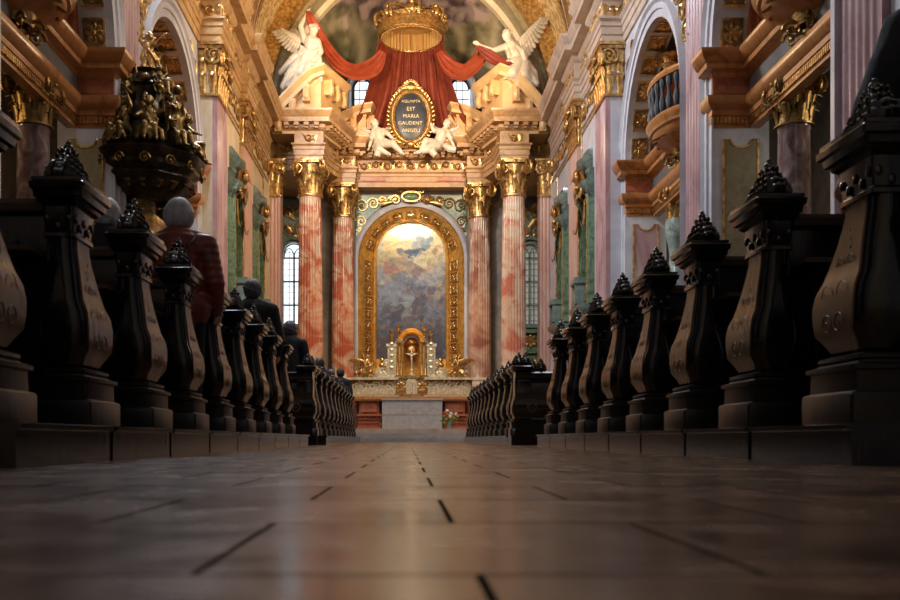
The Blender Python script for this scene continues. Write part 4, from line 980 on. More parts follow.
sheet([(439, 52, 36.2), (448, 64, 36.2), (460, 71, 35.8), (471, 67, 35.2), (481, 55, 34.4), (477, 45, 34.1)], [8, 16, 19, 18, 13, 3], 'red swag hanging from the outstretched hand of the right angel', 'drape')
sheet([(478, 46, 34.1), (488, 54, 34.), (500, 61, 34.), (511, 62, 34.), (520, 57, 34.1)], [5, 12, 11, 7, 4], 'dark red cloth trailing across the lap of the right angel', 'drape_dark')
# ------------------------------------------------------------------ oval tablet
TY = 37.3; tc = P(410.8, 117, TY); k = TY / F
t = thing('inscribed_tablet', 'oval slate blue tablet with gilt Latin inscription in a gilded frame', 'tablet', tc)
m = MB(); n = 48; m.loft([[(r_ * 15.6 * k * cos(2 * pi * i / n), y, r_ * 22.8 * k * sin(2 * pi * i / n)) for i in range(n)] for r_, y in ((1, .1), (1, 0), (.9, -.03), (.5, -.045))]); m.obj('panel', 'slate', t)
m = MB(); m.loft([[((15.6 * k + a_) * cos(q), y, (22.8 * k + a_) * sin(q)) for a_, y in ((0, 0), (.02, -.1), (.07, -.13), (.1, -.08), (.13, -.08), (.17, -.14), (.22, -.1), (.22, .12), (0, .12))] for q in [2 * pi * i / n for i in range(n)]], closed=True, caps=False); m.obj('frame', 'gold', t)
m = MB(); 
for i in range(44):
    q = 2 * pi * i / 44; d = V((cos(q), 0, sin(q))); b = V(((15.6 * k + .18) * cos(q), -.06, (22.8 * k + .18) * sin(q)))
    if sin(q) > -.9: leaf(m, b, (d + V((-sin(q), 0, cos(q))) * (.5 if q < pi / 2 or q > 3 * pi / 2 else -.5)) * .13, (0, -1, 0), (-sin(q), 0, cos(q)), .05, .05)
for i in range(9):
    a = pi * i / 8; leaf(m, V((0, -.08, 1.08)), V((cos(a), 0, sin(a) * .9 + .1)) * .3, (0, -1, 0), (-sin(a), 0, cos(a)), .055, .05)
m.ball((0, -.05, 1.12), (.22, .14, .2))
for q in (-1, 1):
    spiral(m, (q * .3, -.06, .98), (q, 0, 0), (0, 0, 1), .17, 1.6, .045); spiral(m, (q * .25, -.06, -1.02), (q, 0, 0), (0, 0, -1), .17, 1.6, .045); spiral(m, (q * .68, -.06, .45), (q, 0, 0), (0, 0, 1), .1, 1.6, .03); leaf(m, (q * .3, -.05, -1.0), (q * .35, 0, .12), (0, -1, 0), (0, 0, 1), .08, .06)
m.ball((0, -.08, -1.06), (.14, .1, .14)); m.obj('gilt_scrollwork', 'gold', t)
def lettering(txt, x, y, z, size, m, parent, sx=1., bow=0., name='lettering', rot=None, ext=.006):
    cu = bpy.data.curves.new('t', 'FONT'); cu.body = txt; cu.size = size; cu.align_x = 'CENTER'; cu.align_y = 'CENTER'; cu.extrude = ext; cu.space_character = 1.08
    o = bpy.data.objects.new('t', cu); COL.objects.link(o); dg = bpy.context.evaluated_depsgraph_get()
    me = bpy.data.meshes.new_from_object(o.evaluated_get(dg)); bpy.data.objects.remove(o)
    for v in me.vertices:
        a, b, c = v.co; a *= sx; v.co = (x + a, y - c, z + b - bow * a * a)
    me.materials.clear(); me.materials.append(M[m]); q = bpy.data.objects.new(name, me); COL.objects.link(q); q.parent = parent; return q
for txt, yy, sz, bw in (('ASSUMPTA', 102.2, .15, -.12), ('EST', 109.6, .2, 0), ('MARIA', 116.8, .2, 0), ('GAUDENT', 123.8, .185, 0), ('ANGELI', 131.2, .19, 0)):
    lettering(txt, 0 + (.005 if txt != 'GAUDENT' else -.02), -.065, (117 - yy) * k, sz, 'letter', t, 1.0 if txt != 'ASSUMPTA' else .92, bw, ext=.02)
# ------------------------------------------------------------------ stucco figures
def hand(mb, p, d, L, n=None):
    """small five fingered hand pointing along d"""
    p, d = V(p), V(d).normalized(); u = V(n).normalized() if n is not None else d.orthogonal().normalized(); sdv = d.cross(u).normalized()
    mb.cap(p, L * .18, p + d * L * .4, L * .2, 8)
    for i, (ln, of) in enumerate(((.42, -.24), (.5, -.08), (.47, .08), (.36, .23))):
        b = p + d * L * .42 + sdv * L * of; mid = b + d * L * ln * .5 + u * L * .04; mb.cap(b, L * .075, mid, L * .065, 6); mb.cap(mid, L * .065, mid + d * L * ln * .45 + u * L * .12, L * .05, 6)
    b = p + d * L * .12 - sdv * L * .2; mb.cap(b, L * .08, b + (d - sdv * .9).normalized() * L * .32 + u * L * .1, L * .06, 6)
def head(mb, c, r, look=(0, -1, 0), curls=True, seed=0):
    c, f = V(c), V(look).normalized(); sd = f.cross(V((0, 0, 1))).normalized(); up = sd.cross(f)
    R_ = Matrix((sd, f, up)).transposed()
    mb.ball(c, (r * .8, r * .95, r * 1.1), 14, 10, R_)
    mb.ball(c + f * r * .25 - up * r * .5, (r * .55, r * .55, r * .55), 10, 8, R_)
    mb.cap(c + f * r * .85 + up * r * .1, r * .1, c + f * r * 1.08 - up * r * .18, r * .15, 6)
    for q in (-1, 1): mb.ball(c + f * r * .8 + sd * q * r * .3 + up * r * .12, r * .13, 6, 5); mb.ball(c + sd * q * r * .82, (r * .1, r * .2, r * .25), 6, 5, R_)
    mb.ball(c + f * r * .8 - up * r * .52, (r * .22, r * .1, r * .08), 6, 5, R_)
    if curls:
        rnd = random.Random(seed)
        for i in range(26):
            a = rnd.uniform(0, 2 * pi); b = rnd.uniform(-.1, 1.5); d = sd * cos(a) * cos(b) + f * sin(a) * cos(b) + up * sin(b)
            if d.dot(f) > .6 and d.dot(up) < .7: continue
            mb.ball(c + d * r * 1.0, r * rnd.uniform(.2, .32), 6, 5)
def wing(mb, root, tip, down, w, n=9, th=.05):
    root, tip, down = V(root), V(tip), V(down); d = tip - root
    mb.cap(root, w * .16, root + d * .6, w * .14, 8); mb.cap(root + d * .6, w * .14, tip, w * .06, 8)
    for row, (ln, off) in enumerate(((1.0, 0), (.62, .02), (.34, .04))):
        for i in range(n):
            q = .1 + .9 * i / (n - 1); b = root + d * (q * .95); dr = (down * (1 - q * .45) + d.normalized() * down.length * (.15 + .75 * q * q)) * ln * (.6 + .5 * sin(pi * min(1, q * .8 + .15)))
            o_ = V((0, -1, 0)) * th * (row * .7)
            mb.tube([b + o_, b + dr * .5 + o_ * 1.2, b + dr * .92 + o_, b + dr + o_], [w * .11, w * .13, w * .09, w * .02], 6, side=d.normalized(), flat=.4)
def folds(mb, a, b, n, r0, r1, spread, seed=1):
    rnd = random.Random(seed); a, b = V(a), V(b)
    for i in range(n):
        q = i / (n - 1) - .5; o_ = V(spread) * q
        p0 = a + o_ * .6; p1 = b + o_ * 1.3; mid = (p0 + p1) / 2 + V((rnd.uniform(-.08, .08), rnd.uniform(-.16, 0), 0))
        mb.tube([p0, mid, p1], [r0, (r0 + r1) / 2 * rnd.uniform(.8, 1.2), r1], 7); mb.ball(p0, r0, 7, 5); mb.ball(p1, r1, 7, 5)
def Q(y): return lambda px, py, d=0.: P(px, py, y + d)
# left angel
q = Q(34.4); t = thing('angel_statue', 'white winged angel with raised arm standing on the left pediment', 'statue', q(308, 86))
m = MB(); head(m, q(313.5, 30, -.1), .19, (.75, -.6, -.15), seed=3)
m.cap(q(312.5, 34), .1, q(312, 38), .12); m.cap(q(311.5, 42), .26, q(310, 51), .22); m.cap(q(305.5, 41), .13, q(317.5, 42), .14); m.cap(q(309, 52), .22, q(308, 60), .32)
m.cap(q(304.5, 40), .13, q(300.5, 26, -.1), .1); m.cap(q(300.5, 26, -.1), .1, q(306.5, 15, -.15), .07); hand(m, q(307, 13.5, -.15), (.4, 0, 1), .3)
m.cap(q(318, 43), .13, q(321, 52, -.15), .1); m.cap(q(321, 52, -.15), .1, q(315, 60, -.35), .075); hand(m, q(315, 60, -.35), (-.6, -.3, -.4), .28)
m.cap(q(305, 60, -.1), .24, q(300, 72, -.15), .2); m.cap(q(300, 72, -.1), .2, q(293, 84, -.05), .12); m.cap(q(311, 60, -.1), .24, q(308, 74, -.3), .2); m.cap(q(308, 74, -.3), .18, q(303, 86, -.1), .12)
m.cap(q(293, 84, -.05), .09, q(289, 87, -.25), .07); m.cap(q(303, 86, -.1), .09, q(300, 87, -.3), .07)
folds(m, q(306, 56, -.15), q(297, 82, -.1), 7, .1, .12, (.75, 0, .25), 4); folds(m, q(298, 54, -.1), q(290, 66, 0), 5, .12, .1, (.5, 0, .35), 5); folds(m, q(315, 58, -.2), q(311, 80, -.15), 4, .09, .1, (.5, 0, 0), 6)
for i in range(3): m.tube([q(300, 46 + i * 3, -.2), q(309, 51 + i * 3, -.32), q(318, 50 + i * 3, -.15)], .06, 6)
remesh(m, 'figure', 'statue', t, .028, 1, w=True)
m = MB(); wing(m, q(303, 40, .1), q(283, 30, .12), V((-.2, 0, -.62)), .55); m.obj('wing', 'statue', t, w=True)
m = MB(); wing(m, q(304, 39, .3), q(296, 30, .5), V((-.3, 0, -.4)), .4); m.obj('wing', 'statue', t, w=True)
# right angel
t = thing('angel_statue', 'cream winged angel leaning on the right pediment, arm stretched toward the crown', 'statue', q(524, 84))
m = MB(); head(m, q(507, 35.5, -.1), .2, (-.8, -.5, -.1), seed=8)
m.cap(q(508, 40), .1, q(510, 44), .13); m.cap(q(511, 48), .27, q(515, 57), .24); m.cap(q(505.5, 47, -.1), .14, q(517, 45, .1), .14); m.cap(q(516, 58), .25, q(521, 66), .34)
m.cap(q(505, 47, -.1), .13, q(493, 51, -.25), .1); m.cap(q(493, 51, -.25), .1, q(481, 46, -.3), .07); hand(m, q(480, 45, -.3), (-1, 0, .6), .3)
m.cap(q(517, 47), .13, q(520, 57, -.25), .1); m.cap(q(520, 57, -.25), .1, q(512, 61, -.4), .075); hand(m, q(512, 61, -.4), (-1, -.2, -.1), .28)
m.cap(q(518, 66, -.15), .26, q(513, 73, -.45), .2); m.cap(q(513, 73, -.45), .2, q(522, 82, -.25), .13); m.cap(q(524, 66, -.1), .26, q(524, 75, -.4), .2); m.cap(q(524, 75, -.4), .2, q(532, 84, -.2), .13)
m.cap(q(522, 82, -.25), .1, q(517, 84, -.4), .07); m.cap(q(532, 84, -.2), .1, q(528, 86, -.4), .07)
folds(m, q(517, 64, -.2), q(521, 80, -.3), 7, .11, .13, (.8, 0, -.2), 9); folds(m, q(511, 46, -.15), q(517, 62, -.25), 5, .06, .08, (.45, 0, .1), 10); folds(m, q(527, 66, 0), q(530, 82, -.1), 4, .12, .13, (.3, 0, 0), 11)
remesh(m, 'figure', 'statue', t, .028, 1, w=True)
m = MB(); wing(m, q(518, 44, .1), q(540, 19, .12), V((.1, 0, -.85)), .66, 11); m.obj('wing', 'statue', t, w=True)
m = MB(); wing(m, q(514, 45, .35), q(509, 32, .6), V((.3, 0, -.3)), .4); m.obj('wing', 'statue', t, w=True)
# cherubs sitting on the entablature
q = Q(37.35)
def cherub(label, pts, look, seed):
    t = thing('cherub_statue', label, 'statue', q(*pts['hip'])); m = MB()
    head(m, q(*pts['head']), .16, look, seed=seed); n_, c_, h_ = q(*pts['neck']), q(*pts['chest']), q(*pts['hip'])
    m.cap(n_, .1, c_, .21); m.cap(c_, .22, h_, .22); m.cap(h_, .23, h_ + V((0, .05, -.08)), .24)
    for a in pts['arms']:
        a = [q(*p) for p in a]; m.cap(a[0], .12, a[1], .095); m.cap(a[1], .09, a[2], .065); hand(m, a[2], a[2] - a[1], .22)
    for a in pts['legs']:
        a = [q(*p) for p in a]; m.cap(a[0], .19, a[1], .14); m.cap(a[1], .14, a[2], .08); m.cap(a[2], .06, a[2] + (a[2] - a[1]).normalized() * .1 + V((0, -.14, -.02)), .045)
    for a in pts['cloth']: m.tube([q(*p) for p in a], [.1, .15, .13, .07][:len(a)], 7)
    remesh(m, 'figure', 'statue', t, .022, 1, w=True)
    for w_ in pts['wings']: m = MB(); wing(m, q(*w_[0]), q(*w_[1]), V(w_[2]), .4, 7); m.obj('wing', 'statue', t, w=True)
cherub('white winged cherub seated left of the oval tablet', dict(head=(374.8, 124, 0), neck=(376, 128, 0), chest=(378.5, 133, 0), hip=(380, 142, 0),
    arms=[[(374, 131, 0), (371.5, 138, -.1), (369.5, 146, -.1)], [(383, 131, 0), (388, 134, -.15), (391, 137, -.2)]],
    legs=[[(378, 144, -.1), (379, 149, -.45), (388, 154, -.45)], [(382, 144, -.1), (393, 144, -.4), (402, 153, -.4)]],
    cloth=[[(374, 146, -.1), (378, 151, -.4), (377, 157, -.42)], [(384, 140, -.2), (389, 144, -.3), (396, 144, -.35)]], wings=[[(375, 133, .15), (362, 129, .2), (-.08, 0, -.4)], [(384, 131, .2), (391, 126, .25), (.1, 0, -.2)]]), (.7, -.6, -.1), 21)
cherub('white winged cherub seated right of the oval tablet, one arm on its frame', dict(head=(447, 124, 0), neck=(445.5, 128, 0), chest=(442.5, 134, 0), hip=(438.5, 143, 0),
    arms=[[(439, 131, 0), (434, 131, -.15), (431.5, 126, -.15)], [(447, 132, 0), (451, 139, -.1), (454, 146, -.1)]],
    legs=[[(436, 144, -.1), (426, 141, -.45), (421, 151, -.45)], [(437, 146, -.1), (427, 150, -.45), (417, 153, -.4)]],
    cloth=[[(434, 147, -.3), (432, 152, -.4), (436, 156, -.42)], [(444, 145, -.2), (450, 149, -.3), (456, 150, -.3)]], wings=[[(446, 132, .15), (458, 127, .2), (.1, 0, -.5)], [(439, 131, .2), (434, 126, .25), (-.1, 0, -.2)]]), (-.8, -.5, 0), 22)
# ================================================================== altar table and tabernacle
q = Q(34.4); k = 34.4 / F; zz = lambda y: (VY - y) * k + HC; xx = lambda x: (x - VX) * k
t = thing('high_altar', 'long high altar of red marble with a tan ledge and carved fronts', 'altar', (AC, 34.4, .42)); m = MB()
m.box(xx(352), xx(471), 34.3, 36.6, zz(401), zz(399.5)); m.box(xx(353), xx(470), 34.25, 36.6, zz(399.5), zz(396.5)); m.obj('mensa', 'orange', t, w=True)
m = MB(); m.box(xx(357), xx(466), 34.7, 36.6, .42, zz(401)); m.obj('body', 'slate', t, w=True)
for a, b in ((359, 379), (445, 465)):
    m = MB(); m.box(xx(a), xx(b), 34.5, 34.75, zz(414), zz(401)); m.box(xx(a + 2), xx(b - 2), 34.44, 34.5, zz(412), zz(403)); m.obj('front_panel', 'redm', t, w=True)
    m = MB(); m.box(xx(a - 2), xx(b + 3), 34.42, 34.75, zz(416), zz(414)); m.box(xx(a - 2), xx(b + 3), 34.42, 34.75, .42, zz(426.5)); m.box(xx(a - 1.5), xx(b + 2.5), 34.6, 34.75, .42, zz(414))
    for r_ in range(3):
        for c_ in range(6): m.tube([(xx(a - 1 + (b - a + 3) * (c_ + (0, .5, 1)[j]) / 6), 34.5, zz(417 + 3.4 * r_) - (.03, .1, .03)[j]) for j in range(3)], .028, 5)
    m.obj('pierced_front', 'redm', t, w=True)
tb = MB(); bx = tb
bx.box(xx(383), xx(441), 33.2, 33.9, .42, zz(401.5)); 
t2 = thing('altar_table', 'plain grey stone altar block at the centre before the high altar', 'altar', (AC, 33.5, .42)); tb.obj('block', 'stonegrey', t2, w=True)
m = MB(); m.box(xx(382.5), xx(441.5), 33.15, 33.95, zz(401.5), zz(400)); m.obj('slab', 'stonegrey', t2, w=True)
m = MB()
for x_ in (402.5, 421.5): m.box(xx(x_) - .006, xx(x_) + .006, 33.19, 33.21, .42, zz(402))
m.box(xx(383), xx(441), 33.19, 33.21, zz(415.5) - .005, zz(415.5) + .005); m.obj('joint', 'greym', t2, w=True)
# gilded reliefs behind the altar
for sd, (a, b) in ((-1, (350, 397.5)), (1, (425.5, 473))):
    t = thing('relief_panel', f'silver gilt figure relief above the altar ledge on the {LB[sd]}', 'relief', (xx((a + b) / 2), 34.8, zz(397)))
    m = MB(); m.box(xx(a), xx(b), 34.85, 35.4, zz(397), zz(379)); m.obj('ground', 'gold_dark', t, w=True)
    m = MB(); m.box(xx(a) - .03, xx(b) + .03, 34.6, 35.5, zz(379.3), zz(377)); m.box(xx(a) - .03, xx(b) + .03, 34.65, 35.4, zz(397.2), zz(395)); m.obj('moulding', 'silver', t, w=True)
    m = MB(); rnd = random.Random(5 + sd); N_ = 26
    for i in range(N_):
        x_ = xx(a + 2 + (b - a - 4) * (i + .5) / N_); z0 = zz(394.5); h_ = rnd.uniform(.22, .42)
        if i % 9 in (4,): 
            spiral(m, (x_, 34.84, zz(387)), (1, 0, 0), (0, 0, 1), .2, 1.5, .05)
        m.cap((x_, 34.84, z0 + .05), .05, (x_ + rnd.uniform(-.04, .04), 34.82, z0 + h_), .045, 7); m.ball((x_ + rnd.uniform(-.03, .03), 34.8, z0 + h_ + .09), .045, 7, 5)
        m.cap((x_, 34.82, z0 + h_ * .8), .03, (x_ + rnd.uniform(-.12, .12), 34.78, z0 + h_ * rnd.uniform(.5, 1.3)), .02, 6)
    m.obj('figures', 'silver', t, w=True, kind='stuff')
t = thing('tabernacle', 'domed golden tabernacle with paired columns standing behind the crucifix', 'tabernacle', (AC, 35.0, zz(397)))
m = MB(); cx = AC + .0
hwT = 15.5 * k; m.box(cx - hwT, cx + hwT, 34.75, 35.9, zz(397), zz(377)); m.box(cx - hwT - .06, cx + hwT + .06, 34.68, 35.9, zz(378), zz(375)); m.box(cx - hwT - .06, cx + hwT + .06, 34.66, 35.9, zz(397.5), zz(395.5)); m.obj('base', 'gold', t, w=True)
m = MB(); m.prism([(cx - .2, zz(394)), (cx + .2, zz(394)), (cx + .2, zz(383))] + [(cx + .2 * cos(pi * i / 8), zz(383) + .2 * sin(pi * i / 8)) for i in range(1, 8)] + [(cx - .2, zz(383))], 0, .05, lambda x, z, d: (x, 34.75 - d, z)); m.cap((cx, 34.68, zz(392)), .05, (cx, 34.68, zz(384)), .04); m.ball((cx, 34.68, zz(382)), .05); m.obj('door', 'silver', t, w=True)
m = MB()
for q_ in (-1, 1): rosette(m, (cx + q_ * .38, 34.73, zz(387)), (0, -1, 0), (1, 0, 0), .16, 8); m.cap((cx + q_ * .38, 34.72, zz(393)), .05, (cx + q_ * .38, 34.72, zz(390)), .06)
m.obj('ornament', 'gold', t, w=True)
m = MB(); zc = zz(340); ra = 8.7 * k                                      # niche with arch
m.box(cx - .56, cx - ra, 35.0, 35.9, zz(375), zc); m.box(cx + ra, cx + .56, 35.0, 35.9, zz(375), zc); m.box(cx - .6, cx + .6, 35.85, 35.95, zz(375), zc + .1)
m.loft([[(cx + r_ * cos(pi * i / 20), y_, zc + r_ * sin(pi * i / 20)) for r_, y_ in ((ra, 35.9), (ra, 34.95), (ra + .05, 34.88), (ra + .1, 34.95), (ra + .16, 34.85), (ra + .18, 34.95), (ra + .1, 35.9))] for i in range(21)])
m.obj('canopy', 'gold_frame', t, w=True)
m = MB(); m.box(cx - .55, cx - ra + .0, 34.88, 35.9, zc - .03, zc + .1); m.box(cx + ra, cx + .55, 34.88, 35.9, zc - .03, zc + .1); m.obj('cornice', 'gold', t, w=True)
for q_ in (-1, 1):
    for dx in (.37, .5):
        m = MB(); m.lathe([(.055, zz(375)), (.06, zz(374)), (.035, zz(373)), (.036, zz(360)), (.03, zz(344)), (.045, zz(342.5)), (.055, zz(341))], (cx + q_ * dx, 34.93, 0), 12); m.obj('colonnette', 'gold', t, w=True)
m = MB(); m.ball((cx, 35.6, zz(340)), (.24, .1, .22)); m.ball((cx, 35.5, zz(348)), (.2, .12, .26)); 
for i in range(16):
    a = 2 * pi * i / 16; m.tube([(cx + .1 * cos(a), 35.55, zz(346) + .1 * sin(a)), (cx + .27 * cos(a), 35.6, zz(346) + .3 * sin(a))], [.03, .008], 5)
m.obj('glory', 'gold', t, w=True)
t = thing('crucifix', 'bright standing crucifix before the golden tabernacle niche', 'crucifix', (cx, 34.95, zz(375)))
m = MB(); m.lathe([(.14, 0), (.15, .03), (.06, .08), (.04, .16), (.07, .2), (.03, .25)], n=14); m.box(-.022, .022, -.015, .015, .22, 1.08); m.box(-.2, .2, -.015, .015, .78, .82); m.obj('cross', 'silver', t)
m = MB(); m.cap((0, -.03, .72), .05, (0, -.03, .6), .035, 8); m.cap((0, -.03, .6), .04, (.01, -.04, .38), .02, 8); m.ball((0, -.035, .82), .038, 8, 6)
for q_ in (-1, 1): m.cap((q_ * .04, -.03, .74), .018, (q_ * .18, -.03, .8), .012, 6)
m.obj('body', 'silver', t)
for sd in (-1, 1):                                                       # silver side piers with urns
    x_ = xx(411.5 + sd * 20.0); t = thing('altar_pier', f'silver scroll pier flanking the tabernacle on the {LB[sd]}', 'pier', (x_, 35.1, zz(377)))
    m = MB(); m.box(x_ - .15, x_ + .15, 35.0, 35.7, zz(377), zz(345)); m.box(x_ - .2, x_ + .2, 34.95, 35.7, zz(345), zz(342)); m.box(x_ - .2, x_ + .2, 34.95, 35.7, zz(377), zz(374)); m.obj('shaft', 'silver', t, w=True)
    m = MB(); spiral(m, (x_ + sd * .3, 35.2, zz(371)), (sd, 0, 0), (0, 0, 1), .16, 1.5, .05); spiral(m, (x_ + sd * .2, 35.1, zz(362)), (-sd, 0, 0), (0, 0, 1), .12, 1.5, .04)
    for j in range(5): leaf(m, (x_, 34.98, zz(372 - 6 * j)), (0, 0, .22), (0, -1, 0), (1, 0, 0), .1, .06)
    m.obj('scrollwork', 'silver', t, w=True)
    m = MB(); m.lathe([(.05, zz(374)), (.035, zz(372)), (.035, zz(346)), (.05, zz(345))], (x_ - sd * .21, 34.98, 0), 12); m.obj('blue_colonnette', 'white', t, w=True)
    for dx, nmb in ((.0, 'outer'), (-.24, 'inner')):
        xu = x_ + sd * dx; m = MB(); z0 = zz(342) if dx == 0 else zz(337.5)
        m.lathe([(.06, 0), (.07, .02), (.025, .06), (.02, .12), (.06, .17), (.09, .27), (.11, .31), (.06, .34), (.02, .36)], (xu, 35.15, z0), 14)
        for i in range(7):
            a = 2 * pi * i / 7; leaf(m, (xu + .03 * cos(a), 35.15 + .03 * sin(a), z0 + .3), (0, 0, .18), (cos(a), sin(a), 0), (-sin(a), cos(a), 0), .04, .08)
        if dx: m.box(xu - .09, xu + .09, 35.06, 35.5, zz(341), z0)
        tag(m.obj('gilt_urn', 'gold'), f'small golden flower urn on the {LB[sd]} of the tabernacle top, {nmb} of the pair', 'urn')
    # golden adoring angels
    g = Q(34.9); X0 = 411.5 + sd * 46
    t = thing('gilded_angel', f'kneeling golden angel with spread wing at the {LB[sd]} end of the altar', 'statue', g(X0, 377.5)); m = MB()
    G = lambda dx, y_, d=0: g(X0 + sd * dx, y_, d)
    head(m, G(-2.5, 357.5), .1, (-sd, -.4, -.1), seed=30 + sd); m.cap(G(-2, 360), .05, G(-1.5, 362), .09); m.cap(G(-1.5, 362), .12, G(0, 368), .13); m.cap(G(0, 368), .15, G(1, 372), .19)
    m.cap(G(-3, 362, -.1), .06, G(-5, 366, -.2), .05); m.cap(G(-5, 366, -.2), .05, G(-7.5, 363, -.2), .035); hand(m, G(-7.5, 363, -.2), (-sd, 0, .5), .1); m.cap(G(1, 362, -.1), .06, G(0, 367, -.25), .05); m.cap(G(0, 367, -.25), .05, G(-5, 366, -.3), .035); hand(m, G(-5, 366, -.3), (-sd, 0, .3), .1)
    m.cap(G(0, 372, -.05), .13, G(-5, 372, -.2), .1); m.cap(G(-5, 372, -.2), .1, G(-4, 377, -.1), .07); m.cap(G(2, 372), .14, G(4, 376.5), .1); folds(m, G(0, 370, -.1), G(1, 377, -.15), 5, .06, .07, (.5, 0, 0), 31)
    remesh(m, 'figure', 'gold', t, .016, 1, w=True)
    m = MB(); wing(m, G(1, 361, .12), G(9.5, 358.5, .15), V((sd * .18, 0, -.42)), .26, 7, .02); m.obj('wing', 'gold', t, w=True); m = MB(); wing(m, G(0, 361, .16), G(2.5, 355, .2), V((sd * .1, 0, -.2)), .2, 6, .02); m.obj('wing', 'gold', t, w=True)
    # gilded bust between angel and tabernacle, silver rounded base
    xb = xx(411.5 + sd * 29.7); t = thing('reliquary_bust', f'small golden bust on a pale rounded stand, {LB[sd]} of the tabernacle', 'bust', (xb, 35.3, zz(377)))
    m = MB(); m.lathe([(.26, zz(377)), (.3, zz(375)), (.3, zz(371)), (.22, zz(368)), (.08, zz(366.5)), (.06, zz(365.5))], (xb, 35.35, 0), 20, sx=1.1, sy=.6); m.obj('stand', 'silver', t, w=True)
    m = MB(); m.ball((xb, 35.3, zz(363.5)), (.14, .1, .1), 10, 8); head(m, (xb, 35.28, zz(358.5)), .09, (0, -1, 0), seed=40); m.cap((xb, 35.3, zz(362)), .05, (xb, 35.3, zz(360)), .05); remesh(m, 'bust', 'gold', t, .014, 1, w=True)
m = MB(); m.box(xx(350), xx(473), 36.65, 37.05, .42, zz(378.5)); tag(m.obj('altar_plinth', 'redm'), 'deep marble plinth joining the high altar to the column pedestals', 'plinth')
# flower vase on the altar step
fv = P(449.5, 428.5, 32.3); t = thing('flower_vase', 'glass vase of red and white flowers on the step right of the grey altar', 'vase', (fv.x, fv.y, .42))
m = MB(); m.lathe([(.06, 0), (.09, .02), (.07, .12), (.09, .26), (.085, .26), (.06, .12), (.07, .03)], n=16); m.obj('vase', 'greengrey', t); m = MB(); rnd = random.Random(4); fl_ = []
for i in range(22):
    a, b = rnd.uniform(0, 2 * pi), rnd.uniform(.05, .3); p = V((b * cos(a), b * sin(a) * .6, rnd.uniform(.36, .66) - b * .4)); m.tube([(0, 0, .15), (p.x * .4, p.y * .4, p.z * .7), p], .006, 4); fl_.append(p)
    leaf(m, (p.x * .4, p.y * .4, p.z * .6), (p.x * .8, p.y * .5, .12), (0, -1, 0), (1, 0, 0), .035, .05)
m.obj('stems', 'leaf', t)
for i, p in enumerate(fl_[:12]):
    m = MB(); 
    for j in range(5): a = 2 * pi * j / 5; m.ball(p + V((.03 * cos(a), 0, .03 * sin(a))), (.032, .02, .032), 6, 4)
    m.ball(p + V((0, -.015, 0)), .025, 6, 4); m.obj('blossom', 'petal_red' if i % 2 else 'petal_white', t)
# ================================================================== pews
def rrect(x0, x1, y0, y1, z, r=.02, n=3):
    r = min(r, (x1 - x0) * .45, (y1 - y0) * .45); out = []
    for cx, cy, a0 in ((x1 - r, y1 - r, 0), (x0 + r, y1 - r, 90), (x0 + r, y0 + r, 180), (x1 - r, y0 + r, 270)):
        for i in range(n + 1): a = radians(a0 + 90 * i / n); out.append((cx + r * cos(a), cy + r * sin(a), z))
    return out
BE = [(.143, 0, .25, 0, .42), (.242, 0, .25, 0, .42), (.25, .004, .246, .004, .415), (.256, .02, .235, .014, .395), (.325, .02, .235, .014, .385), (.33, .006, .246, .002, .40), (.345, .006, .246, .002, .40),
      (.352, .03, .235, .012, .36), (.362, .04, .225, .015, .345), (.368, .03, .235, .006, .35), (.38, .03, .235, .006, .345), (.388, .055, .215, .02, .30)]
SC = [(.40, .055, .216, .018, .31), (.43, .05, .228, .012, .345), (.47, .044, .242, .004, .378), (.52, .04, .252, -.004, .398), (.57, .038, .256, -.008, .402), (.62, .042, .253, -.006, .388), (.67, .05, .246, 0, .36), (.72, .058, .236, .006, .325),
      (.78, .066, .226, .012, .29), (.84, .072, .22, .014, .265), (.89, .078, .216, .014, .25), (.925, .08, .215, .012, .245)]
CO = [(.925, .07, .225, .0, .255), (.94, .07, .225, .0, .255), (.95, .078, .218, .008, .25), (1.05, .07, .225, .0, .262), (1.06, .05, .243, -.02, .278), (1.075, .045, .248, -.03, .285), (1.08, .03, .262, -.045, .30), (1.105, .025, .266, -.05, .305), (1.112, .012, .278, -.062, .318), (1.135, .01, .282, -.066, .322), (1.145, .02, .27, -.055, .31), (1.158, .02, .27, -.055, .31)]
BE = [(z, a, b * .94, c, e) for z, a, b, c, e in BE]; SC = [(z, .04 + (z > .5) * .0 + max(0, min(1, (z - .58) / .3)) * .045 + max(0, (.47 - z) / .07) * .02 - .012 * (abs(z - .55) < .09), .225 - max(0, min(1, (z - .58) / .28)) * .035 - max(0, min(1, (.5 - z) / .1)) * .03 + .008 * (abs(z - .55) < .09), c, e) for z, a, b, c, e in SC]; CO = [(z, a, a + (b - a) * .84, c, e) for z, a, b, c, e in CO]
